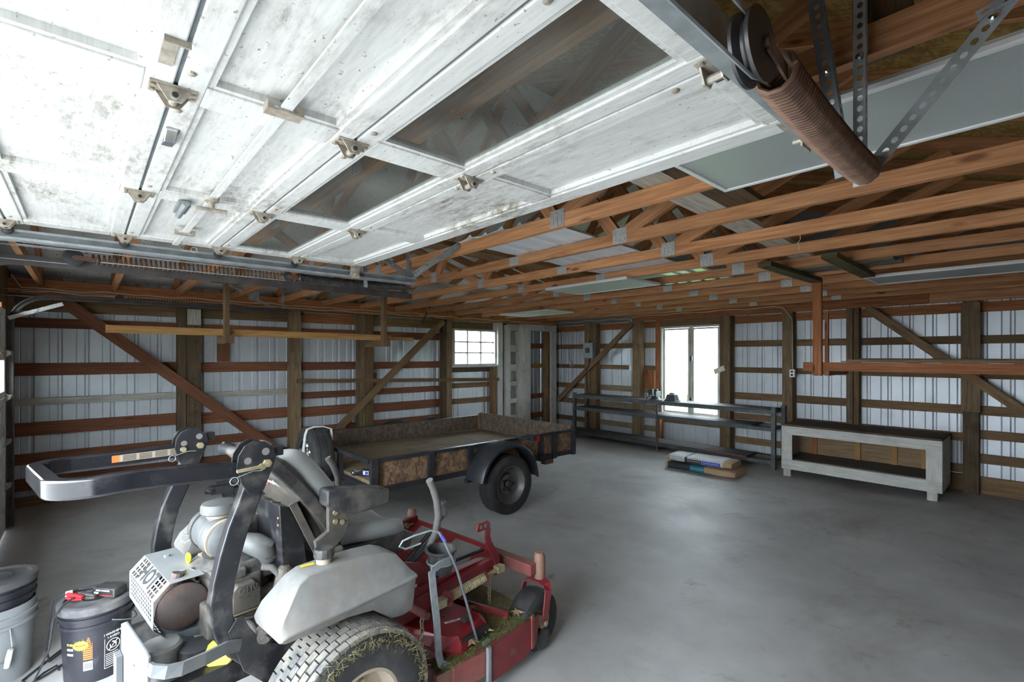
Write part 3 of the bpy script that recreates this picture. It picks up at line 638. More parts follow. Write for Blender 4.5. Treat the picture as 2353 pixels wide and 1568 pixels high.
# ================================================================== DOOR TRACKS, SPRINGS
def track(x, side, yend, zt, label, y0=-.53, r=.28, mat='galv', z0=0.02):
    t = empty('door_track', (x, y0, 0), label=label, cat='door track', group='garage door tracks')
    path = [(y0, z0, 0)] + [(y0, z0 + (zt - r - z0) * k / 3, 0) for k in (1, 2, 3)]
    rings = []
    pts = [((y0, z0), (1, 0)), ((y0, zt - r), (1, 0))]
    for k in range(1, 9):
        a = math.radians(180 - 90 * k / 8); pts.append(((y0 + r + r * math.cos(a), zt - r + r * math.sin(a)), (-math.cos(a), -math.sin(a))))
    pts.append(((yend, zt), (0, -1)))
    for (y, z), (ny_, nz_) in pts:
        rings.append([V((x + side * sx, y + ny_ * n, z + nz_ * n)) for sx, n in ((.032, -.012), (.032, -.022), (0, -.026), (0, .026), (.032, .022), (.032, .012))])
    ob('rail', MB().loft(rings, closed=False, cap=False), M[mat], t, solid=.003)
    return t
def perf_angle(name, parent, p0, p1, ref, w=.032, mat='galv'):
    p0 = V(p0); p1 = V(p1); d = (p1 - p0); L = d.length; d.normalize(); a = V(ref) - d * V(ref).dot(d); a.normalize(); b = d.cross(a)
    mb = MB().perf(p0, d, a, L, w, .025, .0065, .5, 1.25).perf(p0, d, b, L, w * .8, .025, .004, .5, 2.2)
    return ob(name, mb, M[mat], parent, solid=.0022)
tA = track(-3.10, 1, 1.80, 2.19, 'galvanised track along the left edge of the open garage door')
perf_angle('hanger_angle', tA, (-3.13, 1.455, 2.12), (-3.13, 1.44, 2.60), (-1, 0, 0)); perf_angle('hanger_angle', tA, (-3.13, 1.78, 2.19), (-3.13, 1.78, 2.42), (-1, 0, 0))
perf_angle('hanger_angle', tA, (-3.14, 1.76, 2.20), (-2.86, 2.03, 2.45), (0, -1, 0)); perf_angle('hanger_angle', tA, (-3.14, 1.47, 2.38), (-3.14, 1.78, 2.23), (-1, 0, 0))
tB = track(-.335, -1, 1.415, 2.15, 'galvanised track beside the right edge of the open garage door')
perf_angle('hanger_angle', tB, (-.296, 1.418, 2.065), (-.296, 1.418, 2.80), (-1, 0, 0), .028); perf_angle('hanger_angle', tB, (-.318, 1.385, 2.09), (-.385, 1.385, 2.60), (-1, .0, 0), .036, 'galvdark')
perf_angle('hanger_angle', tB, (-.295, 1.405, 2.11), (-.060, 1.405, 2.395), (1, 0, -.5), .032); perf_angle('hanger_angle', tB, (-.10, 1.412, 2.355), (-.02, 1.412, 2.375), (0, 0, 1), .025)
for p in ((-.078, 1.402, 2.350), (-.372, 1.383, 2.36), (-.310, 1.414, 2.38)): ob('bolt', MB().lathe([(.010, 0), (.008, .006), (.003, .008)], p, -Y_, 12), M['chrome'], tB)
ob('support_board', MB().box(-.34, -.22, 1.481, 1.50, 2.392, 2.95), M['grime'], tB)
tC = track(-3.58, -1, 2.06, 2.150, 'rusty dark track of the closed garage door beside the stretched spring', mat='darkrail')
perf_angle('hanger_angle', tC, (-3.57, 2.05, 2.17), (-3.57, 2.04, 2.44), (-1, 0, 0))
tD = track(-6.60, 1, 1.96, 2.225, 'curved black track standing by the left wall', mat='darkrail')
perf_angle('hanger_angle', tD, (-6.62, 1.93, 2.20), (-6.62, 1.93, 2.62), (-1, 0, 0)); perf_angle('hanger_angle', tD, (-6.62, 1.90, 2.22), (-6.62, 1.30, 2.52), (-1, 0, 0))
ob('splice_plate', MB().box(-6.625, -6.62, 1.52, 1.64, 2.34, 2.44), M['galv'], tD)
def spring(p0, p1, R, r, turns, mat, label, sag=0, pull=None):
    s = empty('extension_spring', p0, label=label, cat='spring', group='garage door springs')
    ob('coil', MB().coil(p0, p1, R, r, turns, 10, 5, sag), M[mat], s, smooth=True)
    a = V(p0); d = (V(p1) - a).normalized()
    ob('end_hook', MB().tube([V(p1) - d * .01, V(p1) + d * .02, V(p1) + d * .035 + V((0, 0, -.01)), V(p1) + d * .03 + V((0, 0, .012))], .005, 6), M['darksteel'], s)
    if pull:
        R2 = pull; c = a - d * (R2 + .03)
        pu = ob('pulley', MB().lathe([(.008, -.016), (R2, -.014), (R2, -.009), (R2 * .78, -.002), (R2 * .78, .002), (R2, .009), (R2, .014), (.008, .016)], c, X_, 28), M['darksteel'], s, smooth=True)
        ob('fork', MB().beam(c + X_ * .021, a + d * .02 + X_ * .012, .004, .024, (0, 0, 1)).beam(c - X_ * .021, a + d * .02 - X_ * .012, .004, .024, (0, 0, 1)).tube([c - X_ * .024, c + X_ * .024], .007, 8), M['rust'], pu)
        up = V((0, 0, R2 * .8)); f = V((0, -1, 0))
        ob('cable', MB().tube([c + f * 1.2 + up, c + up] + [c + V((0, R2 * .8 * math.sin(q), R2 * .8 * math.cos(q))) for q in (.5, 1.0, 1.57, 2.1, 2.6, 3.14)] + [c - up + f * .9], .003, 5), M['galv'], pu)
    return s
spring((-3.52, .03, 2.180), (-3.52, 1.98, 2.205), .026, .0045, 84, 'rust', 'long rusty spring stretched along the closed door track', .0, .045)
spring((-3.22, 1.02, 2.150), (-3.22, 1.79, 2.165), .025, .0047, 72, 'darksteel', 'dark grey coil spring beside the left edge of the open door', .008, .03)
spring((-.288, .805, 2.095), (-.296, 1.395, 2.092), .030, .0045, 60, 'rust', 'thick brown coil spring hanging right of the open garage door', .010, .052)
spring((-6.66, .35, 2.26), (-6.66, 1.93, 2.25), .022, .0045, 60, 'darksteel', 'thin dark spring along the left wall track', 0, .04)

# ================================================================== LIGHT FIXTURES
def troffer(x0, x1, y0, y1, label, lens, z=2.360):
    t = empty('light_fixture', ((x0 + x1) / 2, (y0 + y1) / 2, z), label=label, cat='light fixture', group='rectangular ceiling light fixtures')
    ob('housing', MB().box(x0 + .01, x1 - .01, y0 + .01, y1 - .01, z + .016, 2.389), M['fixture'], t)
    for q in ((x0, x1, y0, y0 + .022), (x0, x1, y1 - .022, y1), (x0, x0 + .022, y0 + .022, y1 - .022), (x1 - .022, x1, y0 + .022, y1 - .022)):
        ob('frame', MB().box(q[0], q[1], q[2], q[3], z, z + .02), M['fixture'], t, bevel=.004)
    ob('lens', MB().box(x0 + .022, x1 - .022, y0 + .022, y1 - .022, z + .006, z + .015), M[lens], t)
troffer(-.945, .275, 1.575, 2.085, 'large grey-lensed light fixture right of the open garage door', 'lens')
troffer(-3.68, -2.62, 3.76, 4.35, 'pale green-lensed light fixture under the trusses above the trailer', 'lensgreen')
troffer(-6.52, -5.30, 5.50, 6.12, 'light fixture nearest the far corner of the room', 'lensgreen')
troffer(-1.15, .07, 5.38, 5.96, 'dark-lensed light fixture above the white bench', 'lens')

# ================================================================== THINGS STORED ON THE TRUSSES
def board(name, p0, p1, w, h, mat, label, cat='board', group=None, up=(0, 0, 1)):
    return tag(ob(name, MB().beam(p0, p1, w, h, up), M[mat]), label, cat, group)
# corrugated translucent sheets
for k, (cx, cy, L, a) in enumerate(((-2.53, 3.02, 1.95, 4), (-2.60, 4.62, 1.1, 3))):
    n = 40; W = .80; ra = math.radians(a); lo = []; hi = []
    for i in range(n + 1):
        f = i / n; s_ = (f - .5) * W; ph = (f * 5) % 1; h = .0 if ph < .7 else (.022 if .78 < ph < .92 else .011)
        for lst, t in ((lo, -L / 2), (hi, L / 2)):
            lst.append(V((cx + s_ * math.cos(ra) - t * math.sin(ra), cy + s_ * math.sin(ra) + t * math.cos(ra), 2.469 + h + .006 * k + (.012 * math.sin(f * 9) ** 2 if t < 0 else 0) + .014 * k)))
    tag(ob('corrugated_sheet', MB().loft([lo, hi], closed=False, cap=False), M['fibre'], solid=.002), ('white corrugated plastic sheet lying on the trusses, nearer one', 'white corrugated plastic sheet lying on the trusses, farther one')[k], 'plastic sheet', 'corrugated sheets on the trusses')
board('attic_board', (-3.06, 1.85, 2.485), (-3.28, 4.4, 2.485), .2, .034, 'brown', 'wide brown board lying on the trusses left of the corrugated sheet')
board('attic_board', (-4.75, 1.90, 2.483), (-4.95, 4.5, 2.483), .22, .03, 'wboard', 'grey-white board lying on the trusses nearest the left wall')
board('attic_board', (-1.21, 1.45, 2.483), (-1.38, 4.60, 2.483), .165, .03, 'wboard', 'white-edged plank lying on the trusses behind the big light fixture')
board('attic_board', (-1.03, 1.50, 2.483), (-1.12, 2.95, 2.483), .17, .03, 'grime', 'dark plank lying on the trusses next to the white-edged plank')
board('hung_board', (-1.50, 4.00, 2.370), (-1.50, 5.27, 2.370), .10, .038, 'olive', 'short olive board under the trusses, left of the pair', 'board', 'olive boards nailed under the trusses')
board('hung_board', (-1.06, 4.00, 2.370), (-1.09, 5.27, 2.370), .10, .038, 'olive', 'short olive board under the trusses, right of the pair', 'board', 'olive boards nailed under the trusses')
board('stored_plank', (-1.62, 4.62, 2.414), (-.80, 4.66, 2.414), .12, .045, 'plank', 'pale plank resting on the two olive boards')
board('stored_channel', (-1.55, 4.83, 2.411), (-.78, 4.86, 2.411), .09, .04, 'darksteel', 'dark steel channel resting on the two olive boards', 'channel')
# lumber rack hung beside the left wall
def rackhang(x, y, y2, zb, label):
    r = empty('rack_hanger', (x, y, zb), label=label, cat='rack hanger', group='lumber rack hangers')
    ob('upright', MB().box(x - .045, x + .045, y - .02, y + .018, zb, 2.42), M['brown'], r)
    ob('arm', MB().box(x - .55, x + .05, y + .019, y + .057, zb + .0, zb + .075), M['brown'], r)
    if y < 2: ob('cleat', MB().box(x - .04, x + .04, .875, y - .021, 2.33, 2.388), M['brown'], r)
rackhang(-5.18, 1.0, 0, 1.765, 'vertical hanger of the lumber rack nearer the garage doors'); rackhang(-5.22, 2.63, 0, 1.755, 'vertical hanger of the lumber rack nearer the window')
board('rack_board', (-5.27, .13, 1.874), (-5.29, 2.75, 1.858), .04, .065, 'yellow', 'long yellow board on the hanging rack by the left wall', 'board', 'boards on the left rack')
board('rack_board', (-5.36, 1.2, 1.868), (-5.36, 3.08, 1.852), .09, .038, 'yellow', 'yellow board on the left rack reaching closest to the window', 'board', 'boards on the left rack')
# plywood rack hung before the back wall
def prack(x, zt, label):
    r = empty('rack_hanger', (x, 5.68, 1.44), label=label, cat='rack hanger', group='plywood rack hangers')
    ob('upright', MB().box(x - .04, x + .04, 5.635, 5.673, 1.44, 2.42), M['red'], r); ob('upright', MB().box(x + .048, x + .078, 5.712, 5.748, 1.44, 2.09), M['red'], r)
    ob('arm', MB().box(x + .079, x + .117, 5.60, 6.30, 1.445, 1.49), M['brown'], r)
prack(-1.60, 2.42, 'reddish hanger of the plywood rack at its visible end'); prack(.55, 2.42, 'reddish hanger of the plywood rack beyond the right edge')
board('rack_rail', (-1.74, 5.693, 1.535), (1.0, 5.693, 1.535), .036, .088, 'red', 'long red board along the front of the plywood rack')
for k in range(3):
    tag(ob('plywood_sheet', MB().box(-1.42 + .06 * k, 1.0, 5.752, 6.24, 1.5815 + .013 * k, 1.593 + .013 * k), M['ply' if k < 2 else 'grime']), ('plywood sheet at the bottom of the rack stack', 'plywood sheet in the middle of the rack stack', 'dark sheet on top of the rack stack')[k], 'plywood', 'plywood sheets on the rack')
for k in range(3):
    tag(ob('rack_bearer', MB().box(-.9 + .7 * k, -.86 + .7 * k, 5.712, 6.25, 1.491, 1.581), M['brown']), ('bearer under the plywood sheets, leftmost', 'bearer under the plywood sheets, middle', 'bearer under the plywood sheets, rightmost')[k], 'bearer', 'plywood rack bearers')

# ================================================================== WIRING
def cable(name, pts, r, mat, label): return tag(ob(name, MB().tube(pts, r, 6), M[mat], smooth=True), label, 'cable')
def wavy(y0, y1, z0, z1, x, n, amp, ph):
    return [(x, y0 + (y1 - y0) * i / n, z0 + (z1 - z0) * i / n + amp * math.sin(i * 1.3 + ph) * math.sin(i * .37 + ph * 2)) for i in range(n + 1)]
cable('electric_cable', [(-7.2, -.575, 2.50)] + wavy(-.5, 4.2, 2.372, 2.366, -7.256, 40, .012, 0) + [(-7.25, 4.45, 2.36)], .005, 'nm', 'upper cream cable stapled along the left wall plate')
cable('electric_cable', wavy(-.5, 4.7, 2.335, 2.325, -7.250, 44, .012, 2) + [(-7.25, 5.0, 2.37)], .005, 'nm', 'lower cream cable stapled along the left wall plate')
cable('electric_cable', wavy(4.3, 7.7, 2.352, 2.33, -7.242, 30, .014, 4), .005, 'nm', 'cream cable above the white boarded doorway')
cable('electric_cable', [(-7.2 + .1 * i, 7.80, 2.36 + .012 * math.sin(i)) for i in range(19)] + [(-5.35, 7.80, 2.34), (-5.33, 7.80, 2.30)], .005, 'nm', 'cream cable along the back plate above the breaker box')
cable('electric_cable', [(-5.33, 7.80, 2.28), (-5.32, 7.80, 2.36)] + [(-5.2 + .2 * i, 7.80, 2.385 + .008 * math.sin(i * 1.7)) for i in range(13)] + [(-2.66, 7.80, 2.36), (-2.60, 7.80, 2.28), (-2.54, 7.82, 2.18), (-2.54, 7.84, 1.44)], .005, 'nm', 'cream cable above the back window running down to the outlet')
cable('electric_cable', [(-7.25, 4.52, 2.50), (-7.23, 4.50, 2.44), (-7.24, 4.44, 2.36), (-7.24, 4.40, 2.28), (-7.24, 4.36, 2.2)], .011, 'cord', 'thick black cable dropping beside the brace by the window')
cable('electric_cable', [(-7.23, 7.74, 2.38), (-7.20, 7.76, 2.26), (-7.15, 7.79, 2.20), (-7.12, 7.80, 2.1)] + [(-7.12, 7.80, 2.1 - .15 * i) for i in range(1, 6)], .008, 'cord', 'black cable in the far corner beside the white casing')
cable('electric_cable', [(-6.35, 7.80, 1.58), (-6.36, 7.79, 1.45), (-6.42, 7.80, 1.35), (-6.43, 7.81, 1.0), (-6.43, 7.82, .62)], .012, 'cord', 'black cable dropping from the breaker box to the shelf')
bxp = empty('breaker_box', (-6.33, 7.85, 1.59), label='grey electrical breaker box on the back wall post', cat='breaker box')
ob('box', MB().box(-6.46, -6.21, 7.73, 7.848, 1.59, 1.91), M['panelgrey'], bxp, bevel=.006); ob('door', MB().box(-6.45, -6.22, 7.722, 7.73, 1.60, 1.90), M['panelgrey'], bxp, bevel=.004)
ob('breaker_window', MB().box(-6.39, -6.28, 7.718, 7.722, 1.70, 1.80), M['ink'], bxp); ob('conduit_fitting', MB().lathe([(.03, 0), (.03, .03), (.02, .03), (.02, .06)], (-6.33, 7.79, 1.91), Z_, 14), M['darksteel'], bxp)
ob('label_strip', MB().box(-6.37, -6.30, 7.7175, 7.722, 1.855, 1.875), M['goldp'], bxp)
ob('breaker_handle', MB().box(-6.36, -6.33, 7.712, 7.718, 1.735, 1.76), M['redp'], bxp)
def outlet(x, z, y, label):
    o = empty('outlet', (x, y, z), label=label, cat='outlet'); ob('cover_plate', MB().box(x - .035, x + .035, y - .05, y, z - .057, z + .057), M['white'], o, bevel=.004)
    for q in (-.025, .025): ob('socket', MB().lathe([(.017, 0), (.017, .003)], (x, y - .05, z + q), -Y_, 14), M['ink'], o)
outlet(-2.535, 1.385, 7.838, 'white outlet on the post above the white bench')
tag(ob('switch_box', MB().box(-5.375, -5.325, 7.795, 7.845, 1.36, 1.46), M['white'], bevel=.004), 'small white switch box left of the back window', 'switch box')
tag(ob('junction_box', MB().box(-7.02, -6.92, 7.945, 7.988, 1.40, 1.46), M['galv'], bevel=.004), 'small grey junction box on a girt near the corner', 'junction box')
cable('electric_cable', [(-6.92, 7.94, 1.44), (-7.0, 7.93, 1.55), (-7.03, 7.94, 1.75), (-6.99, 7.94, 1.84), (-6.9, 7.94, 1.86), (-6.52, 7.93, 1.86)], .006, 'cord', 'thin black cable between junction box and breaker box')
tg = empty('paper_tag', (-3.62, 7.84, 1.41), label='yellowed paper tag hanging askew on the window post', cat='paper tag')
ob('card', MB().beam((-3.73, 7.845, 1.375), (-3.55, 7.823, 1.445), .003, .085, (0, 0, 1)), M['nm'], tg)
ob('sticker', MB().beam((-3.65, 7.8315, 1.405), (-3.61, 7.8265, 1.42), .004, .03, (0, 0, 1)), M['white'], tg)

# ================================================================== STEEL SHELF
sh = empty('steel_shelf', (-4.5, 7.6, 0), label='long steel shelf with three board shelves below the back window', cat='shelf')
for x in (-6.41, -2.65):
    for y in (7.41, 7.80): ob('leg', MB().box(x - .028, x + .028, y - .028, y + .028, 0, .90), M['steelshelf'], sh)
ob('leg', MB().box(-4.545, -4.515, 7.395, 7.425, 0, .80), M['steelshelf'], sh); ob('foot', MB().box(-4.58, -4.48, 7.37, 7.45, 0, .025), M['rust'], sh)
for z in (.845, .60, .125):
    for y in (7.41, 7.80): ob('rail', MB().box(-6.38, -2.68, y - .018, y + .018, z - .05, z - .002), M['steelshelf'], sh)
    for x in (-6.36, -4.53, -2.70): ob('crossbar', MB().box(x - .02, x + .02, 7.43, 7.78, z - .045, z - .004), M['steelshelf'], sh)
    for (a, b) in (((-6.38, -4.46), (-4.455, -2.68)) if z > .8 else (((-6.38, -4.0), (-3.995, -2.95)) if z > .3 else ((-6.38, -3.72), (-3.715, -3.03)))):
        ob('shelf_board', MB().beam((a, 7.605, z + .009), (b, 7.605, z + .009), .42, .018, (0, 0, 1)), M['shelftop'], sh)
ob('red_edge', MB().box(-3.715, -3.03, 7.389, 7.394, .127, .143), M['redwood'], sh)
rg = empty('ring_hook', (-4.55, 7.38, .78), label='steel ring and long rod hanging on the shelf front post', cat='hook')
ob('ring', MB().tube(arc((-4.53, 7.375, .725), .05, 0, 360, 18, X_, Z_)[:-1], .007, 6, loop=True), M['darksteel'], rg); ob('rod', MB().tube([(-4.53, 7.375, .70), (-4.53, 7.38, .08)], .007, 6), M['rust'], rg)
tag(ob('hanging_string', MB().tube([(-1.02, 3.27, 2.39), (-1.015, 3.265, 2.36), (-1.03, 3.26, 2.335), (-1.02, 3.265, 2.31), (-1.025, 3.26, 2.29)], .0022, 5), M['rope']), 'frayed white string hanging from a truss', 'string')
tag(ob('thin_rod', MB().tube([(-4.13, 7.70, .864), (-4.13, 7.70, .98)], .006, 6), M['redwood']), 'thin red rod standing on the shelf right of the vise', 'rod')
vs = empty('bench_vise', (-4.62, 7.5, .863), label='dark bench vise clamped to the top of the steel shelf', cat='vise')
ob('base', MB().lathe([(.12, 0), (.12, .012), (.085, .022), (.06, .06)], (-4.62, 7.50, .863), Z_, 20), M['vise'], vs)
ob('body', MB().box(-4.665, -4.575, 7.44, 7.60, .92, 1.02).box(-4.665, -4.575, 7.47, 7.52, 1.02, 1.06), M['vise'], vs, bevel=.008)
ob('jaw', MB().box(-4.68, -4.60, 7.36, 7.42, .93, 1.06).box(-4.645, -4.595, 7.36, 7.60, .935, .97), M['vise'], vs, bevel=.006)
ob('screw', MB().tube([(-4.62, 7.30, .95), (-4.62, 7.42, .95)], .014, 10), M['darksteel'], vs); ob('handle', MB().tube([(-4.70, 7.31, .98), (-4.66, 7.31, .92), (-4.72, 7.30, .80)], .008, 6).lathe([(.013, -.013), (.013, .013)], (-4.72, 7.30, .80), Z_, 8), M['darksteel'], vs)
gr = empty('grinder', (-4.33, 7.56, .863), label='dark conical metal housing with domed top beside the vise', cat='grinder')
ob('housing', MB().lathe([(.14, 0), (.14, .012), (.125, .02), (.095, .11), (.085, .115)], (-4.33, 7.56, .864), Z_, 8), M['vise'], gr); ob('dome', MB().lathe([(.06, .115), (.045, .135), (.02, .145), (.002, .147)], (-4.33, 7.56, .864), Z_, 18), M['darksteel'], gr, smooth=True)

# ================================================================== WHITE BENCH
be = empty('white_bench', (-1.62, 7.4, 0), label='low white painted wooden bench with open front by the back wall', cat='bench')
bz0, bz1 = .105, .70; by0, by1 = 7.13, 7.80; bxa, bxb = -2.45, -.80
ob('top', MB().beam((bxa, (by0 + by1) / 2, bz1), (bxb, (by0 + by1) / 2, bz1), by1 - by0, .022), M['grime'], be)
ob('shelf_board', MB().beam((bxa + .03, (by0 + by1) / 2, bz0 + .13), (bxb - .03, (by0 + by1) / 2, bz0 + .13), by1 - by0 - .06, .02), M['greywood'], be)
ob('apron', MB().box(bxa, bxb, by0, by0 + .03, .575, .688), M['wpaint'], be); ob('apron', MB().box(bxa, bxb, by0, by0 + .03, bz0, .235), M['wpaint'], be)
ob('stile', MB().box(bxa, bxa + .13, by0 + .001, by0 + .03, .2355, .5745), M['wpaint'], be); ob('stile', MB().box(bxb - .14, bxb, by0 + .001, by0 + .03, .2355, .5745), M['wpaint'], be)
ob('side_panel', MB().box(bxa, bxa + .02, by0 + .031, by1, bz0, .688), M['wpaint'], be); ob('side_panel', MB().box(bxb - .02, bxb, by0 + .031, by1, bz0, .688), M['wpaint'], be)
for x in (-2.395, -.89):
    for y in (by0 + .04, by1 - .10): ob('leg', MB().box(x - .045, x + .045, y, y + .06, 0, bz0 + .02), M['wboard'], be)
for x, m_ in ((-2.23, 'red'), (-1.72, 'yellow'), (-1.33, 'yellow'), (-1.03, 'yellow')): ob('batten', MB().box(x - .03, x + .03, by1 - .06, by1 - .03, .246, .686), M[m_], be)
ob('back_panel', MB().box(bxa + .021, bxb - .021, by1 - .029, by1 - .02, .245, .687), M['ply'], be)

# ================================================================== BAGS ON THE FLOOR
def bag(loc, L, W, H, rz, seed, mats, label, grp):
    rnd = random.Random(seed); b = empty('paper_bag', loc, rz, label=label, cat='bag', group=grp); n = 16; N = 24
    def ring(f, grow=0):
        e = min(1, 5 * min(f, 1 - f) + .72) ; out = []
        for k in range(n):
            a = 2 * math.pi * k / n; c, s_ = math.cos(a), math.sin(a); c = math.copysign(abs(c) ** .4, c); s_ = math.copysign(abs(s_) ** .38, s_)
            r = rnd.uniform(-.004, .005) + grow
            out.append(V(((f - .5) * L, c * (W / 2 + r) * (.9 + .1 * e), max(0.001, H / 2 + s_ * (H / 2 * e + r)))))
        return out
    rings = [ring(i / N) for i in range(N + 1)]
    st = [0] + [int(f * N) for f, m_ in mats[:-1]] + [N] if False else None
    prev = 0
    for j, (f, m_) in enumerate(mats):
        e = int(round(f * N)); ob('bag_body' if j == 0 else 'print_band', MB().loft([r for r in rings[prev:e + 1]]), M[m_], b, smooth=True, local=True); prev = e
    return b
b1 = bag((-3.29, 6.62, 0), 1.0, .42, .10, math.radians(3), 3, [(.06, 'paper'), (.38, 'bagblack'), (.60, 'teal'), (.97, 'paper'), (1.0, 'paper')], 'black, teal and brown paper bag lying on the floor under the other bag', 'paper bags on the floor')
b2 = bag((-3.32, 6.64, .105), .92, .38, .095, math.radians(4), 5, [(.05, 'paper'), (.28, 'bagwhite'), (.34, 'bagblack'), (.62, 'bagwhite'), (.88, 'bagwhite'), (1.0, 'paper')], 'white and brown paper bag lying on top of the black one', 'paper bags on the floor')
ob('print_band', MB().box(.06, .31, -.196, -.192, .02, .062), M['blue'], b2, local=True)
def squiggle(n, par, x0, x1, y, z, h, k): return ob(n, MB().tube([(x0 + (x1 - x0) * i / k, y, z + h * math.sin(i * 2.1) * (.6 + .4 * math.sin(i * .9))) for i in range(k + 1)], .0028, 4), M['white'], par, local=True)
squiggle('script_print', b2, .08, .29, -.198, .041, .012, 26)
ob('print_band', MB().box(-.18, .05, -.196, -.192, .015, .062), M['ink'], b2, local=True); squiggle('script_print', b2, -.15, .04, -.198, .04, .012, 18)
squiggle('script_print', b1, -.10, .08, -.216, .052, .018, 16)

# ================================================================== PAILS AND CHARGER
def pail(name, c, h, r0, r1, mat, label, lid=None, wall=True):
    p = empty(name, c, label=label, cat='bucket')
    prof = [(r0, 0), (r0 + (r1 - r0) * .74, h * .74), (r1 + .008, h * .745), (r1 + .008, h * .78), (r1, h * .785), (r1, h * .85), (r1 + .009, h * .855), (r1 + .009, h * .885), (r1 + .001, h * .89), (r1 + .002, h)]
    if not lid: prof += [(r1 - .004, h), (r1 - .006, h * .8), (r0 - .006, .006)]
    ob('body', MB().lathe(prof, c, Z_, 36), M[mat], p, smooth=True)
    if lid:
        ob('lid', MB().lathe([(r1 + .002, h * .93), (r1 + .012, h * .93), (r1 + .013, h + .008), (r1 + .004, h + .014), (r1 - .014, h + .014), (r1 - .02, h + .003), (r1 * .5, h + .004), (r1 * .42, h + .010), (r1 * .36, h + .003), (.001, h + .004)], c, Z_, 40), M[lid], p, smooth=True)
    return p
pk = pail('bucket', (-3.34, .05, 0), .375, .132, .148, 'bucket', 'black lidded bucket with printed labels behind the mower', 'lid')
def on_pail(c, r, a, z, inn=.0):   # point on the pail wall
    return V((c[0] + math.cos(a) * (r + inn), c[1] + math.sin(a) * (r + inn), z))
def pail_patch(name, c, r, a0, a1, z0, z1, mat, par, e=.0012, n=6):
    lo = [on_pail(c, r, a0 + (a1 - a0) * i / n, z0, e + (z0 / .375) * .012) for i in range(n + 1)]; hi = [on_pail(c, r, a0 + (a1 - a0) * i / n, z1, e + (z1 / .375) * .012) for i in range(n + 1)]
    return ob(name, MB().loft([lo, hi], closed=False, cap=False), M[mat], par, solid=.0006)
pc = (-3.34, .05); A0 = math.radians(-1)             # direction facing the camera
pr = .1325
for k in range(13): pail_patch('label_stripe', pc, pr, A0 - .40, A0 - .13, .125 + .0105 * k, .1315 + .0105 * k, 'orange', pk)
pail_patch('barcode', pc, pr, A0 - .40, A0 - .13, .07, .115, 'white', pk)
for k in range(7): pail_patch('barcode_bar', pc, pr, A0 - .37 + .032 * k, A0 - .355 + .032 * k, .077, .108, 'ink', pk, .002, 2)
def cyl_text(name, s, size, a, z, mat, par):
    p = on_pail(pc, pr, a, z, .0022 + z / .375 * .012); return text(name, s, size, p, (-math.sin(a), math.cos(a), 0), (0, 0, 1), mat, par)
lb = A0 + .30
for (z0, z1) in ((.05, .052), (.235, .237)): pail_patch('warning_border', pc, pr, lb - .10, lb + .42, z0, z1, 'white', pk)
for q in (lb - .10, lb + .412): pail_patch('warning_border', pc, pr, q, q + .012, .05, .237, 'white', pk, n=1)
cyl_text('warning_text', '! WARNING', .016, lb + .17, .224, M['white'], pk); cyl_text('warning_text', '! AVISO', .016, lb + .17, .205, M['white'], pk)
for k in range(7): pail_patch('warning_line', pc, pr, lb - .06, lb + .34 + .05 * (k % 2), .062 + .0095 * k, .065 + .0095 * k, 'white', pk)
cc_ = on_pail(pc, pr, lb + .16, .162, .008); rt_ = V((-math.sin(lb + .16), math.cos(lb + .16), 0))
ob('warning_symbol', MB().tube([cc_ + rt_ * (.029 * math.cos(a_)) + Z_ * (.029 * math.sin(a_)) for a_ in [2 * math.pi * i / 24 for i in range(24)]], .0016, 5, loop=True).tube([cc_ + rt_ * .02 + Z_ * .02, cc_ - rt_ * .02 - Z_ * .02], .0016, 5).tube([cc_ + rt_ * x_ + Z_ * z_ for x_, z_ in ((-.014, .006), (-.012, -.014), (.012, -.014), (.014, .006))], .0018, 5).tube([cc_ + rt_ * x_ + Z_ * z_ for x_, z_ in ((-.004, .016), (.006, .012), (.010, .0))], .003, 5), M['white'], pk)
st = []
sc_ = on_pail(pc, pr, A0 - .46, .20, .0075); sr_ = V((-math.sin(A0 - .46), math.cos(A0 - .46), 0)); sn_ = V((math.cos(A0 - .46), math.sin(A0 - .46), 0))
for k in range(40): st.append(((.036 if k % 2 else .028) * math.cos(math.pi * k / 20), (.026 if k % 2 else .020) * math.sin(math.pi * k / 20)))
ob('gold_burst', MB().prism(st, sc_, sr_, Z_, sn_ * .0015), M['goldp'], pk); text('burst_text', 'PREMIUM', .011, sc_ + sn_ * .0022, sr_, Z_, M['ink'], pk)
for k in range(3): pail_patch('label_text_line', pc, pr, A0 - .95, A0 - .72, .20 - .025 * k, .21 - .025 * k, ('goldp', 'white', 'white')[k], pk)
ob('bail_wire', MB().tube([on_pail(pc, .162, math.radians(a), .30 - .07 * math.sin(math.radians((a - 20) * 1.2))) for a in range(20, 171, 10)], .0028, 6), M['galv'], pk)
p2 = pail('bucket', (-3.605, -.342, 0), .375, .132, .150, 'greypail', 'grey plastic pail cut off by the left edge of the picture')
ob('bail_wire', MB().tube([(-3.47, -.28, .28), (-3.44, -.27, .20), (-3.45, -.29, .13), (-3.52, -.36, .09)], .003, 6), M['galv'], p2); ob('grip', MB().lathe([(.011, -.045), (.013, 0), (.011, .045)], (-3.449, -.283, .14), (.1, .15, .9), 10), M['white'], p2)
p3 = pail('bucket', (-3.605, -.342, .125), .375, .124, .146, 'bucket', 'black lidded bucket nested inside the grey pail', 'lid')
chg = empty('battery_charger', (-3.30, .10, .392), math.radians(40), label='small black battery charger box on the black bucket lid', cat='charger')
ob('case', MB().box(-.065, .065, -.038, .038, 0, .045), M['plastic'], chg, bevel=.006, local=True)
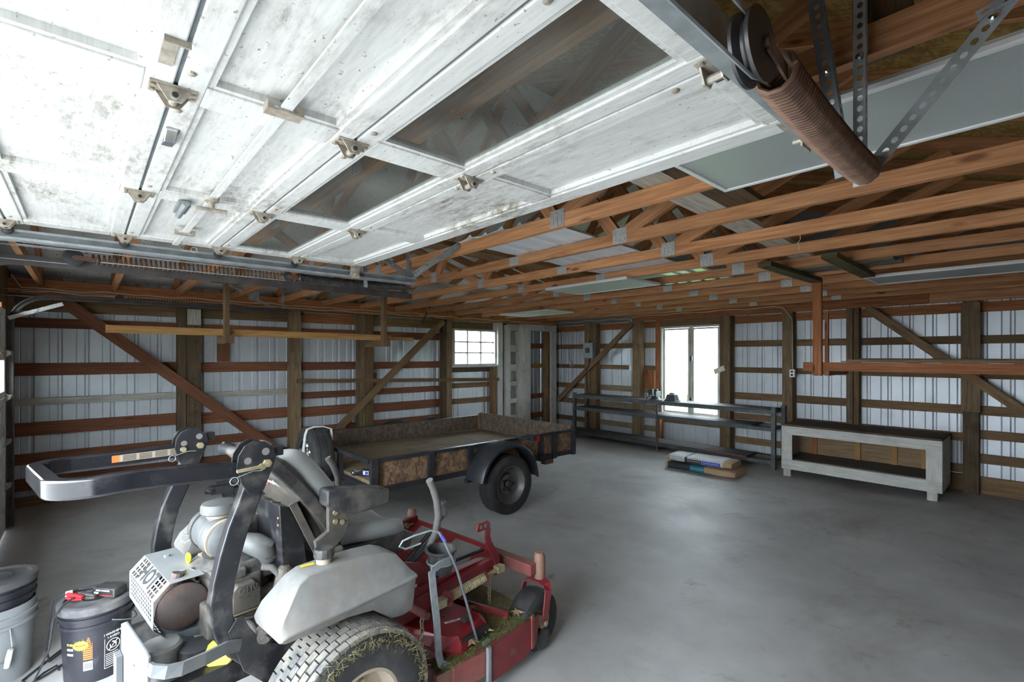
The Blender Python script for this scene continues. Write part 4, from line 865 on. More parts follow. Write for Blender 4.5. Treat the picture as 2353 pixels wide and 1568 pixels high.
ob('face_label', MB().box(-.058, .058, -.0395, -.038, .006, .04), M['ink'], chg, local=True); text('lettering', 'SPEED CHARGER', .011, (0, -.0402, .034), X_, Z_, M['white'], chg, True); ob('red_label_line', MB().box(-.02, .055, -.0402, -.0394, .009, .013), M['redp'], chg, local=True)
ob('label_block', MB().box(-.052, -.025, -.0402, -.0394, .016, .026), M['white'], chg, local=True)
clp = empty('battery_clamps', (-3.30, -.03, .392), label='red and black battery clamps on the bucket lid', cat='clamps')
for k, (dx, dy, m_) in enumerate(((0, 0, 'redp'), (.025, .05, 'plastic'))):
    a = V((-3.32 + dx, -.03 + dy, .412)); ob('clamp', MB().prism([(-.05, -.008), (.0, -.016), (.045, -.006), (.045, .0), (0, .0), (-.05, .004)], a, V((.75, .65, 0)), Z_, V((.65, -.75, 0)) * .018).prism([(-.05, .010), (.0, .003), (.045, .003), (.045, .01), (0, .018), (-.05, .02)], a, V((.75, .65, 0)), Z_, V((.65, -.75, 0)) * .018), M[m_], clp, bevel=.003)
ob('jaw', MB().box(-3.40, -3.36, -.075, -.045, .396, .425), M['white'], clp, bevel=.004)
tag(ob('charger_cord', MB().tube([(-3.36, .12, .415), (-3.42, .06, .402), (-3.45, -.06, .40), (-3.47, -.125, .37), (-3.47, -.14, .25), (-3.48, -.15, .12), (-3.54, -.14, .02), (-3.66, -.08, .008), (-3.72, -.03, .008), (-3.68, -.09, .008), (-3.62, -.13, .008), (-3.53, -.185, .008), (-3.45, -.235, .008), (-3.39, -.21, .008), (-3.42, -.15, .012), (-3.55, -.03, .008), (-3.52, .06, .008)], .0048, 6), M['cord'], smooth=True), 'black charger cord looping down the bucket onto the floor', 'cord')
tag(ob('charger_cord', MB().tube([(-3.30, -.04, .42), (-3.28, -.08, .405), (-3.24, -.115, .36), (-3.235, -.13, .22), (-3.28, -.17, .10), (-3.38, -.19, .02), (-3.46, -.16, .008), (-3.5, -.11, .008), (-3.44, -.10, .008)], .0045, 6), M['cord'], smooth=True), 'black charger cord hanging from the red clamp in front of the bucket', 'cord')
tag(ob('plug_lead', MB().tube([(-3.44, -.03, .405), (-3.42, -.06, .403), (-3.38, .0, .403), (-3.35, .1, .403)], .006, 6), M['plastic'], smooth=True), 'grey plug lead lying across the bucket lid', 'cord')

# ================================================================== UTILITY TRAILER
tr = empty('utility_trailer', (-4.9, 3.2, 0), label='black utility trailer with brown strand-board sides', cat='trailer')
tx0, tx1, ty0, ty1, tz0, tz1 = -5.85, -3.95, 1.87, 4.54, .455, .735
n = 8; pw = (tx1 - tx0 - .08) / n
for i in range(n): ob('floor_plank', MB().beam((tx0 + .04 + pw * (i + .5), ty0 + .03, tz0 + .055), (tx0 + .04 + pw * (i + .5), ty1 - .03, tz0 + .055), pw - .004, .03), M['plank'], tr)
for x in (tx0, tx1):
    ob('bottom_rail', MB().box(x - .02, x + .02, ty0, ty1, tz0 - .02, tz0 + .03), M['trailer'], tr); ob('top_rail', MB().box(x - .025, x + .02, ty0, ty1 + .02, tz1 - .03, tz1), M['trailer'], tr)
    ys_ = [ty0 + .02, 2.47, 2.94, 3.95, 4.18, ty1 - .02] if x == tx1 else [ty0 + .02, 2.55, 3.2, 3.85, ty1 - .02]
    for y in ys_: ob('stake', MB().box(x - .012, x + (.034 if x == tx1 else .02), y - .03, y + .03, tz0 - .03 if x == tx1 else tz0 + .03, tz1 - .002), M['trailer'], tr)
ob('front_rail', MB().box(tx0 + .02, tx1 - .02, ty0 - .02, ty0 + .02, tz1 - .035, tz1), M['trailer'], tr); ob('front_rail', MB().box(tx0 + .02, tx1 - .02, ty0 - .02, ty0 + .03, tz0 - .03, tz0 + .03), M['trailer'], tr)
ob('stake', MB().box(-4.66, -4.60, ty0 - .018, ty0 + .018, tz0 + .03, tz1 - .036), M['trailer'], tr)
for a, b in ((1.90, 2.44), (2.50, 2.91), (2.97, 3.92), (4.0, 4.15), (4.21, 4.51)): ob('side_panel', MB().box(tx1 - .02, tx1 - .004, a, b, tz0 + .03, tz1 - .031), M['osb'], tr)
for a, b in ((1.90, 2.3), (2.303, 2.75), (2.753, 3.2), (3.203, 3.75), (3.753, 4.2), (4.203, 4.5)): ob('side_panel', MB().box(tx0 + .021, tx0 + .035, a, b, tz0 + .072, tz1 - .002), M['osbdark'], tr)
for a, b in ((-5.81, -5.2), (-5.197, -4.6), (-4.597, -3.975)): ob('tail_panel', MB().box(a, b, ty1 - .02, ty1 - .006, tz0 + .072, tz1 + .04), M['osbdark'], tr)
ob('rear_rail', MB().box(tx0, tx1, ty1 - .005, ty1 + .03, tz0 - .02, tz0 + .03), M['trailer'], tr)
ob('corner_post', MB().box(tx0 + .036, tx0 + .07, ty1 - .055, ty1 - .021, tz0 + .07, tz1 + .03), M['brown'], tr)
for y in (2.3, 3.0, 3.7, 4.3): ob('crossmember', MB().box(tx0 + .02, tx1 - .02, y - .02, y + .02, tz0 - .03, tz0 + .039), M['trailer'], tr)
ob('rust_bracket', MB().box(tx1 - .05, tx1 + .02, 4.02, 4.16, tz0 - .085, tz0 - .031), M['rust'], tr); ob('rust_bracket', MB().box(tx1 - .05, tx1 + .02, 2.94, 3.02, tz0 - .07, tz0 - .031), M['rust'], tr)
ob('axle', MB().tube([(-5.95, 3.30, .30), (-3.85, 3.30, .30)], .028, 10).box(-4.06, -4.0, 2.95, 3.65, .33, .36), M['darksteel'], tr)
def wheel(par, c, ax, R, w, rimR, rimmat, tmat='rubber', local=False, name='wheel', tread=36, hub='darksteel', dish=.35):
    c = V(c); ax = V(ax).normalized()
    prof = [(rimR, -w * .46), (rimR + .02, -w * .5), (R - .05, -w * .52), (R - .012, -w * .44), (R, -w * .36), (R, -w * .2), (R - .005, -w * .19), (R - .005, -w * .15), (R, -w * .14), (R, w * .14), (R - .005, w * .15), (R - .005, w * .19), (R, w * .2), (R, w * .36), (R - .012, w * .44), (R - .05, w * .52), (rimR + .02, w * .5), (rimR, w * .46), (rimR - .004, 0)]
    t = ob(name, MB().lathe(prof, c, ax, 48, cap=False, loop=True), M[tmat], par, smooth=True, local=local)
    q = w * dish
    ob('rim', MB().lathe([(rimR + .008, w * .47), (rimR - .004, w * .47), (rimR - .012, w * .36), (rimR * .86, w * .30), (rimR * .80, q * .2), (rimR * .62, q * .05), (rimR * .52, q * .45), (rimR * .34, q * .55), (rimR * .30, q * .25), (.001, q * .25)], c, ax, 36, cap=False), M[rimmat], t, smooth=True, local=local)
    ob('rim_back', MB().lathe([(rimR, -w * .45), (rimR * .9, -w * .3), (.001, -w * .28)], c, ax, 28, cap=False), M[rimmat], t, smooth=True, local=local)
    return t, q
wt, q = wheel(tr, (-3.80, 3.30, .305), X_, .305, .19, .19, 'rim')
ob('hub_cap', MB().lathe([(.045, 0), (.045, .03), (.03, .045), (.001, .047)], (-3.80 + q * .25, 3.30, .305), X_, 16), M['darksteel'], wt)
for k in range(5): ob('lug_nut', MB().bolt((-3.80 + q * .5, 3.30 + .075 * math.cos(k * 1.2566), .305 + .075 * math.sin(k * 1.2566)), X_, .012, .018), M['darksteel'], wt)

wheel(tr, (-6.0, 3.30, .305), -X_, .305, .19, .19, 'rim')
def fender(x0, x1, c, R, a0, a1):
    ou = arc(c, R, a0, a1, 22, Y_, Z_); rings = []
    for p in ou:
        d = (p - V(c)).normalized(); rings.append([V((x0, p.y, p.z)) - d * 0, V((x0, p.y, p.z)) + d * .012, V((x1 - .03, p.y, p.z)) + d * .012, V((x1, p.y, p.z)) - d * .010, V((x1, p.y, p.z)) - d * .035, V((x1 - .008, p.y, p.z)) - d * .035, V((x1 - .008, p.y, p.z)) - d * .012, V((x1 - .034, p.y, p.z))])
    return ob('fender', MB().loft(rings), M['trailer'], tr, smooth=True)
fender(-3.945, -3.68, (-3.80, 3.28, .34), .395, 172, 0); fender(-5.86, -6.12, (-6.0, 3.28, .34), .395, 172, 0)
tl = ob('tail_light', MB().box(-3.925, -3.80, 3.70, 3.78, .70, .76).tube([(-3.93, 3.60, .72), (-3.86, 3.68, .73), (-3.86, 3.74, .73)], .012, 8), M['trailer'], tr, bevel=.006)
ob('red_lens', MB().box(-3.842, -3.795, 3.762, 3.80, .69, .755), M['taillight'], tl, bevel=.004)
ob('tail_light', MB().box(-6.02, -5.90, 3.70, 3.78, .70, .76), M['trailer'], tr, bevel=.006)
for x in (-5.55, -4.25): ob('tongue_beam', MB().beam((x, ty0 - .02, .42), (-4.9 + (.04 if x > -4.9 else -.04), 1.10, .42), .05, .08), M['trailer'], tr)
ob('tongue_beam', MB().box(-4.94, -4.86, .92, 1.25, .385, .465), M['trailer'], tr)
ob('coupler', MB().box(-4.945, -4.855, .82, 1.0, .43, .50).lathe([(.05, 0), (.055, .03), (.03, .055)], (-4.9, .83, .44), Z_, 14).beam((-4.9, .86, .52), (-4.9, 1.02, .55), .03, .02), M['trailer'], tr, bevel=.006)
ob('tongue_jack', MB().box(-4.83, -4.77, 1.18, 1.24, .02, .50).box(-4.87, -4.73, 1.14, 1.28, 0, .02), M['trailer'], tr)
ob('deck_plate', MB().prism([(-5.4, 1.84), (-4.4, 1.84), (-4.80, 1.25), (-5.0, 1.25)], (0, 0, .465), X_, Y_, (0, 0, .005)), M['trailer'], tr)
chn = MB()
def chain(mb, p0, p1, n, r=.012, w=.003):
    p0 = V(p0); p1 = V(p1); d = (p1 - p0) / n; ax = d.normalized(); t = V((1, 0, 0)) if abs(ax.x) < .8 else V((0, 1, 0)); e1 = ax.cross(t).normalized(); e2 = ax.cross(e1)
    for i in range(n):
        c = p0 + d * (i + .5); e = e1 if i % 2 else e2; L = d.length * .72
        pts = [c + ax * (L * math.cos(a) * .9) + e * (r * .62 * math.sin(a)) for a in [2 * math.pi * k / 8 for k in range(8)]]; mb.tube(pts, w, 5, loop=True)
    return mb
ob('safety_chain', chain(MB(), (-4.85, .98, .42), (-4.86, 1.05, .22), 8).tube([(-4.86, 1.05, .22), (-4.84, 1.10, .17)], .004, 5), M['rust'], tr)
ob('spare_bracket', MB().box(-4.90, -4.80, 1.80, 1.848, .46, .70), M['trailer'], tr)
sw, q = wheel(tr, (-4.85, 1.70, .655), -Y_, .295, .20, .175, 'chrome', name='spare_wheel')
for k in range(5):
    a = k * 1.2566 + .3; ob('rim_slot', MB().lathe([(.026, 0), (.026, .004)], (-4.85 + .11 * math.cos(a), 1.70 - q * .32, .655 + .11 * math.sin(a)), -Y_, 10), M['darksteel'], sw)
ob('rim_hub', MB().lathe([(.035, 0), (.03, .03), (.001, .034)], (-4.85, 1.70 - q * .25, .655), -Y_, 12), M['chrome'], sw)
def ropepath(off): return [(-4.80 + off, 1.575, .52), (-4.80 + off * .6, 1.572, .62), (-4.79 + off, 1.575, .74), (-4.775 + off, 1.585, .88), (-4.765 + off, 1.60, .935), (-4.76 + off, 1.66, .955), (-4.74 + off, 1.74, .955), (-4.72 + off, 1.815, .925), (-4.70 + off, 1.81, .82)]
rp = empty('rope', (-4.79, 1.58, .52), label='white rope tied over the spare wheel of the trailer', cat='rope')
for off in (0, .02, -.016): ob('strand', MB().tube(ropepath(off), .0065, 6), M['rope'], rp, smooth=True)
ob('knot', MB().lathe([(.005, -.03), (.026, -.02), (.03, 0), (.022, .02), (.005, .03)], (-4.795, 1.565, .64), Z_, 10).tube([(-4.795, 1.56, .63), (-4.82, 1.555, .55), (-4.80, 1.56, .47)], .008, 6), M['rope'], rp, smooth=True)
bm = empty('ball_mount', (-4.26, 1.94, tz0 + .072), label='black hitch ball mount with chrome ball on the trailer floor', cat='hitch')
ob('shank', MB().prism([(-.08, .005), (-.03, .005), (.02, .012), (.12, .012), (.12, .062), (.02, .062), (-.03, .04), (-.08, .04)], (-4.28, 1.905, tz0 + .07), V((.86, .45, 0)), Z_, V((-.45, .86, 0)) * .045), M['blackgloss'], bm, bevel=.004)
ob('ball', MB().lathe([(.014, -.005), (.014, .012), (.024, .018), (.03, .034), (.026, .05), (.012, .06), (.001, .062)], (-4.33, 1.915, tz0 + .078), (-.3, -.8, .5), 18), M['chrome'], bm, smooth=True)
ob('sticker', MB().prism([(.05, .02), (.115, .02), (.115, .054), (.05, .054)], (-4.2785, 1.9022, tz0 + .07), V((.86, .45, 0)), Z_, V((.45, -.86, 0)) * .001), M['white'], bm)
ob('sticker', MB().prism([(.075, .024), (.11, .024), (.11, .05), (.075, .05)], (-4.278, 1.9010, tz0 + .07), V((.86, .45, 0)), Z_, V((.45, -.86, 0)) * .001), M['blue'], bm)
# ================================================================== ZERO-TURN MOWER (local frame: x right, y forward)
mw = empty('riding_mower', (-2.38, .43, 0), math.radians(7), label='red and black zero-turn riding mower with grey tanks in the foreground', cat='mower')
def mo(name, mb, mat, parent=None, **k): return ob(name, mb, M[mat], parent or mw, local=True, **k)
# ---- roll bar
def rops(s, dz):
    x = .39 * s
    pts = [(x, .005, 1.20 + dz), (x, -.03, 1.10 + dz), (x, -.062, 1.02 + dz * .8), (x, -.088, .93), (x, -.108, .84), (x, -.118, .77), (x, -.116, .71), (x, -.10, .645), (x, -.07, .59), (x, -.03, .545), (x, .02, .51), (x, .075, .485), (x, .13, .465)]
    u = mo('roll_bar_upright', MB().sweep(pts, .05, .072, (1, 0, 0)), 'black', bevel=.006)
    poly = [(-.072, 1.245), (-.066, 1.285), (-.045, 1.318), (-.012, 1.334), (.025, 1.325), (.058, 1.298), (.066, 1.262), (.055, 1.225), (.022, 1.145), (.0, 1.132), (-.03, 1.138), (-.055, 1.18)]
    for o in (-.031, .025):
        h = mo('hinge_plate', MB().prism([(a, b + dz) for a, b in poly], (x + o, 0, 0), Y_, Z_, (.006, 0, 0)), 'black', u, bevel=.0015)
        if o > 0:
            for (a, b, r) in ((.028, 1.288, .014), (-.035, 1.262, .013)): mo('pin_hole', MB().lathe([(r, 0), (r, .0008)], (x + .0312, a, b + dz), X_, 16), 'tank', u)
    mo('hinge_bolt', MB().tube([(x - .05, .03, 1.245 + dz), (x + .05, .03, 1.245 + dz)], .008, 8).bolt((x + .032, .03, 1.245 + dz), X_, .015, .016), 'zinc', u)
    mo('lock_pin', MB().tube([(x - .05, -.04, 1.235 + dz), (x + .045, -.04, 1.235 + dz)] if s < 0 else [(x - .04, .008, 1.238 + dz), (x + .048, .008, 1.238 + dz), (x + .05, -.03, 1.236 + dz), (x + .05, -.078, 1.234 + dz)], .0065, 8).lathe([(.012, 0), (.012, .012)], (x + .034, -.04 if s < 0 else .012, 1.235 + dz), X_, 10), 'zinc', u)
    mo('clip_ring', MB().tube(arc((x + .045, -.085, 1.20 + dz), .014, 0, 360, 12, Y_, Z_)[:-1], .0016, 5, loop=True).tube([(x + .046, -.075, 1.212 + dz), (x + .046, -.02, 1.226 + dz), (x + .046, .01, 1.222 + dz)], .0016, 5), 'galv', u)
    mo('stop_tab', MB().box(x - .02, x + .02, .06, .10, 1.262 + dz, 1.30 + dz), 'black', u, bevel=.004)
    # base plate on the frame
    mo('roll_bar_base', MB().prism([(-.10, .66), (-.072, .70), (-.05, .70), (-.03, .65), (.02, .575), (.08, .54), (.15, .52), (.18, .44), (.04, .40), (-.05, .50)], (x + .0255 * s, 0, 0), Y_, Z_, (.008 * s, 0, 0)), 'black', u, bevel=.002)
rops(1, .0); rops(-1, -.03)
R = .13; YT = -.415
hoop = [(.39, .02, 1.224), (.39, -.12, 1.235), (.39, -.25, 1.246), (.39, -.36, 1.252)]
for k in range(0, 11):
    a = math.radians(9 * k); hoop.append((.39 - R + R * math.cos(a), YT - R * math.sin(a), 1.252 - .012 * k / 10))
for k in range(0, 11):
    a = math.radians(90 - 9 * k); hoop.append((-.39 + R - R * math.cos(a), YT - R * math.sin(a), 1.202 - .006 * k / 10))
hoop += [(-.39, -.36, 1.195), (-.39, -.25, 1.195), (-.39, -.12, 1.198), (-.39, .02, 1.198)]
hp = mo('roll_bar_hoop', MB().sweep(hoop, .062, .048, (0, 0, 1)), 'blackgloss', bevel=.008, seg=3, smooth=True)
# warning decal on the far arm (inner face)
mo('decal', MB().box(-.3655, -.365, -.30, -.03, 1.183, 1.213), 'tan', hp); mo('decal_end', MB().box(-.3652, -.3645, -.30, -.275, 1.183, 1.213), 'orange', hp)
dm = MB()
for r_ in range(4):
    for c_ in range(4): dm.box(-.3652, -.3645, -.262 + .058 * c_, -.215 + .058 * c_, 1.1865 + .0065 * r_, 1.1895 + .0065 * r_)
mo('decal_print', dm, 'ink', hp)
# ---- fuel tanks
def tank(s):
    st = [(-.008, .674, .656, .695, .405, .642, .42, .625), (.012, .684, .648, .735, .40, .65, .425, .618), (.085, .688, .645, .815, .40, .652, .45, .575), (.125, .689, .645, .834, .40, .652, .455, .57), (.25, .692, .645, .836, .40, .652, .455, .57), (.36, .697, .628, .832, .40, .652, .455, .57), (.445, .70, .56, .824, .40, .652, .455, .57), (.50, .703, .550, .80, .40, .652, .45, .575), (.548, .706, .556, .728, .40, .652, .43, .615), (.56, .706, .58, .716, .405, .648, .425, .628)]
    rings = []
    for y, zs, zb, zt, xi, xo, ti, to in st:
        rings.append([V((s * px, y, pz)) for px, pz in ((xi + .02, zb), (xo - .025, zb), (xo - .008, zs - .012), (xo + .004, zs - .006), (xo + .004, zs + .004), (xo - .004, zs + .008), (to, zt), (ti, zt), (xi, zs + .006), (xi, zs - .006))])
    t = mo('fuel_tank', MB().loft(rings), 'tank', smooth=True, bevel=.014, seg=3)
    c = (s * .505, .215, .826)
    cap = mo('fuel_cap', MB().lathe([(.036, .03), (.039, .034), (.039, .058), (.034, .066), (.001, .068)], c, Z_, 14), 'plastic', t, bevel=.002)
    mo('filler_neck', MB().lathe([(.040, -.03), (.032, -.004), (.028, .03)], c, Z_, 20), 'tan', t, smooth=True)
    if s > 0: mo('sticker', MB().prism([(0, 0), (.05, 0), (.05, .018), (0, .018)], (.49, .13, .8365), V((.25, .97, 0)), V((-.97, .25, .0)), (0, 0, .0015)), 'goldp', t)
tank(1); tank(-1)
# ---- rear tyres with turf tread blocks
def rear(s):
    c = V((.595 * s, .27, .305)); w = .25; R0 = .296; rim = .155
    prof = [(rim, -w * .44), (rim + .02, -w * .48), (R0 - .05, -w * .52), (R0 - .018, -w * .46), (R0, -w * .34), (R0 + .004, 0), (R0, w * .34), (R0 - .018, w * .46), (R0 - .05, w * .52), (rim + .02, w * .48), (rim, w * .44), (rim - .006, 0)]
    t = mo('rear_tyre', MB().lathe(prof, c, X_ * s, 56, cap=False, loop=True), 'rubber', smooth=True)
    tb = MB(); nb = 44
    for k in range(nb):
        for col in range(7):
            a = 2 * math.pi * (k + (.5 if col % 2 else 0)) / nb; xo = (col - 3) * .0335
            rr = R0 + .008 - (abs(col - 3) ** 2) * .0011
            rad = V((0, math.cos(a), math.sin(a))); tan = V((0, -math.sin(a), math.cos(a)))
            cc = c + X_ * xo + rad * (rr - .006)
            tb.beam(cc - tan * .0185, cc + tan * .0185, .0300, .016, rad)
    tr_ = mo('tread', tb, 'dustrubber', t); tr_['kind'] = 'stuff'
    mo('rim', MB().lathe([(rim + .006, w * .44), (rim - .012, w * .44), (rim - .02, w * .30), (rim * .8, w * .16), (rim * .45, w * .14), (rim * .4, w * .2), (.001, w * .2)], c, X_ * s, 36, cap=False), 'tan', t, smooth=True)
    for k in range(5): mo('lug_nut', MB().bolt(c + V((s * w * .16, .085 * math.cos(k * 1.2566), .085 * math.sin(k * 1.2566))), X_ * s, .011, .016), 'zinc', t)
    if s > 0:
        gb = MB(); rn = random.Random(4)
        for k in range(1500):
            a = rn.uniform(.05, math.pi * .98); r_ = R0 - rn.uniform(-.004, .055); p = c + V((w * .47 + (.01 if r_ < R0 - .02 else -.005), r_ * math.cos(a), r_ * math.sin(a)))
            d = V((rn.uniform(-.1, .5), rn.uniform(-1, 1), rn.uniform(-1.0, .4))).normalized() * rn.uniform(.012, .028); q = V((rn.uniform(-1, 1), rn.uniform(-1, 1), rn.uniform(-1, 1))).normalized() * .0014
            gb.add([p - q, p + q, p + d + q * .3, p + d - q * .3], [(0, 1, 2, 3)])
        g = mo('stuck_grass', gb, 'thatch', t); g['kind'] = 'stuff'
rear(1); rear(-1)
# ---- frame
for s in (-1, 1):
    mo('frame_rail', MB().beam((.33 * s, .06, .44), (.36 * s, 1.36, .44), .05, .09), 'redpaint', bevel=.004)
    mo('rear_frame_rail', MB().box(.28 * s - .025, .28 * s + .025, -.25, .20, .40, .48), 'black')
    mo('wheel_motor', MB().lathe([(.07, 0), (.07, .05), (.05, .06), (.05, .14)], (.30 * s, .27, .305), X_ * s, 20).box(.24 * s - .06, .24 * s + .06, .16, .38, .22, .42), 'engine', bevel=.006)
mo('frame_side_plate', MB().box(.386, .394, .05, .36, .36, .52), 'black'); 
mo('frame_crossmember', MB().box(-.34, .34, .46, .52, .40, .48), 'redpaint'); mo('frame_crossmember', MB().box(-.60, .60, 1.39, 1.455, .395, .46), 'reddust', bevel=.005)
mo('diagonal_rail', MB().beam((.355, .50, .37), (.40, 1.32, .45), .045, .085), 'redpaint', bevel=.004); mo('diagonal_rail', MB().beam((-.355, .50, .37), (-.40, 1.32, .45), .045, .085), 'redpaint', bevel=.004)
mo('floor_pan', MB().prism([(.62, .40), (1.12, .40), (1.34, .50), (1.34, .512), (1.11, .412), (.62, .412)], (-.36, 0, 0), Y_, Z_, (.74, 0, 0)), 'redclean')
mo('grip_pad', MB().prism([(1.135, .4205), (1.31, .500), (1.31, .504), (1.135, .4245)], (-.28, 0, 0), Y_, Z_, (.22, 0, 0)), 'tank'); mo('grip_pad', MB().prism([(1.135, .4205), (1.31, .500), (1.31, .504), (1.135, .4245)], (.06, 0, 0), Y_, Z_, (.22, 0, 0)), 'tank')
mo('side_cowl', MB().prism([(.55, .40), (.90, .34), (1.02, .40), (.80, .60), (.62, .66)], (.345, 0, 0), Y_, Z_, (.012, 0, 0)), 'redpaint'); mo('decal', MB().box(.3575, .3585, .70, .78, .455, .50), 'white')
# ---- casters
def caster(s):
    x = .60 * s; y = 1.47
    tu = mo('caster_tube', MB().lathe([(.03, -.07), (.033, -.06), (.033, .055), (.028, .062), (.026, .078), (.001, .08)], (x, y, .435), Z_, 20), 'casterpaint', smooth=True)
    f = mo('caster_fork', MB().sweep([(x + .088 * s, y - .065, .165), (x + .088 * s, y - .05, .25), (x + .086 * s, y - .03, .33), (x + .06 * s, y - .01, .352), (x, y, .356), (x - .06 * s, y - .01, .352), (x - .086 * s, y - .03, .33), (x - .088 * s, y - .05, .25), (x - .088 * s, y - .065, .165)], .05, .009, (0, .95, .3)), 'redpaint', bevel=.002)
    c = V((x, y - .065, .162)); w = .145; R0 = .162; rim = .075
    t = mo('caster_wheel', MB().lathe([(rim, -w * .46), (rim + .012, -w * .5), (R0 - .03, -w * .5), (R0 - .008, -w * .4), (R0, -w * .15), (R0, w * .15), (R0 - .008, w * .4), (R0 - .03, w * .5), (rim + .012, w * .5), (rim, w * .46), (rim - .005, 0)], c, X_ * s, 36, cap=False, loop=True), 'rubber', smooth=True)
    mo('rim', MB().lathe([(rim + .005, w * .46), (rim - .006, w * .4), (rim * .7, w * .1), (rim * .5, w * .1), (rim * .45, w * .55), (.012, w * .55)], c, X_ * s, 24, cap=False), 'tan', t, smooth=True)
    mo('axle_bolt', MB().tube([c - X_ * .10, c + X_ * .10], .008, 8).bolt(c + X_ * .093 * s, X_ * s, .014, .01), 'zinc', t)
caster(1); caster(-1)
# ---- cutting deck
dk = [(-.62, .66), (.58, .66), (.66, .76), (.695, .93), (.695, 1.30), (.60, 1.38), (.34, 1.40), (-.40, 1.40), (-.66, 1.30), (-.69, 1.0), (-.67, .75)]
deck = mo('mower_deck', MB().prism(dk, (0, 0, .10), X_, Y_, (0, 0, .125)), 'reddust', bevel=.008)
mo('side_plate', MB().prism([(.935, .065), (1.22, .065), (1.315, .10), (1.335, .245), (.935, .235)], (.697, 0, 0), Y_, Z_, (.007, 0, 0)), 'redpaint', deck); 
mo('plate_edge', MB().box(.700, .712, 1.265, 1.285, .09, .265), 'reddust', deck); mo('plate_edge', MB().box(.700, .716, .928, .948, .02, .25), 'galv', deck); mo('slot_patch', MB().box(.7042, .7052, 1.10, 1.14, .125, .165), 'reddust', deck)
def cover(s):
    top = [(.26, .70), (.56, .80), (.60, .84), (.57, 1.02), (.52, 1.05), (.22, 1.02)]; bot = [(.22, .655), (.58, .76), (.635, .83), (.60, 1.05), (.53, 1.09), (.19, 1.06)]
    n = len(top); mid = [(b[0], b[1]) for b in bot]
    r0 = [V((s * a, b, .2255)) for a, b in bot]; r1 = [V((s * a, b, .262)) for a, b in bot]; r2 = [V((s * a, b, .305)) for a, b in top]
    c = mo('belt_cover', MB().loft([r0, r1, r2]), 'redclean', bevel=.004)
    mo('cover_hole', MB().lathe([(.011, 0), (.011, .0012)], (s * .42, .90, .3052), Z_, 16), 'ink', c)
    mo('cover_clip', MB().box(s * .53 - .018, s * .53 + .018, .93, .975, .305, .325), 'plastic', c, bevel=.004)
    if s > 0:
        mo('decal', MB().prism([(0, 0), (.085, 0), (.085, .016), (0, .016)], (.475, .865, .3053), V((.35, .94, 0)), V((-.94, .35, 0)), (0, 0, .001)), 'white', c)
        text('decal_text', 'NO STEP', .014, (.4825, .907, .3066), V((.35, .94, 0)), V((-.94, .35, 0)), M['ink'], c, True)
cover(1); cover(-1)
mo('cover_mouth', MB().box(.603, .622, .845, 1.03, .228, .290), 'ink', deck)
mo('deck_rib', MB().beam((.20, 1.10, .25), (.60, 1.20, .25), .012, .05), 'redpaint', deck); mo('deck_rib', MB().beam((.30, .69, .25), (.60, .72, .25), .012, .05), 'redpaint', deck)
mo('anti_scalp_wheel', MB().lathe([(.018, -.03), (.05, -.03), (.06, -.02), (.062, 0), (.06, .02), (.05, .03), (.018, .03)], (.66, 1.40, .075), X_, 22), 'plastic', deck, smooth=True)
mo('discharge_shield', MB().prism([(.66, .06), (.90, .06), (.90, .20), (.66, .225)], (.635, 0, 0), Y_, Z_, (.02, 0, 0)), 'reddust', deck)
gb = MB(); rn = random.Random(11)
for k in range(16000):
    while True:
        x = rn.uniform(-.6, .68); y = rn.uniform(.68, 1.37)
        e = math.sin(x * 23 + 1.3) * math.sin(y * 19 + x * 7)
        dens = .25 + .5 * (e > 0) + (.6 if (x > .56 or y < .80 or (y > 1.08 and x > .1)) else 0)
        if rn.random() < dens: break
    h = (.0225 + .012 * max(0, e)) * (1 if x < .69 else .3); p = V((x, y, .2255 + rn.uniform(0, h))); a = rn.uniform(0, 6.28); d = V((math.cos(a), math.sin(a), rn.uniform(-.15, .55))) * rn.uniform(.010, .024); q = V((-math.sin(a), math.cos(a), 0)) * .0013
    gb.add([p - q, p + q, p + d + q * .2, p + d - q * .2], [(0, 1, 2, 3)])
g = mo('grass_clippings', gb, 'grass', deck); g['kind'] = 'stuff'
for k, (x, y, a) in enumerate(((.60, 1.02, .4), (.53, .72, 2.0), (.40, 1.12, 1.2), (.63, .90, 4), (.62, 1.25, 2.6), (.48, .70, 5.2))):
    z = .262 if k < 5 else .25; pl = []
    for i in range(12):
        rr = (.042 if i % 2 == 0 else .018) * (1.25 if i == 0 else 1); pl.append((rr * math.cos(a + i * math.pi / 6), rr * math.sin(a + i * math.pi / 6)))
    c0 = V((x, y, z)); vs_ = [c0 + V((0, 0, .012))] + [c0 + V((p[0], p[1], .004 * math.sin(5 * i))) for i, p in enumerate(pl)]
    mo('dry_leaf', MB().add(vs_, [(0, i + 1, (i + 1) % 12 + 1) for i in range(12)]), 'leaf', deck)
for (p0, p1, n_) in (((.41, 1.25, .42), (.41, 1.25, .235), 9), ((.50, .70, .43), (.50, .70, .235), 9), ((-.41, 1.25, .42), (-.41, 1.25, .235), 9)):
    mo('lift_chain', chain(MB(), p0, p1, n_, .016, .0035), 'zinc')
mo('chain_bolt', MB().tube([(.36, .70, .435), (.53, .70, .435)], .018, 12).bolt((.53, .70, .435), X_, .018, .012), 'reddust'); mo('chain_bolt', MB().tube([(.36, 1.25, .425), (.44, 1.25, .425)], .014, 10), 'redpaint')
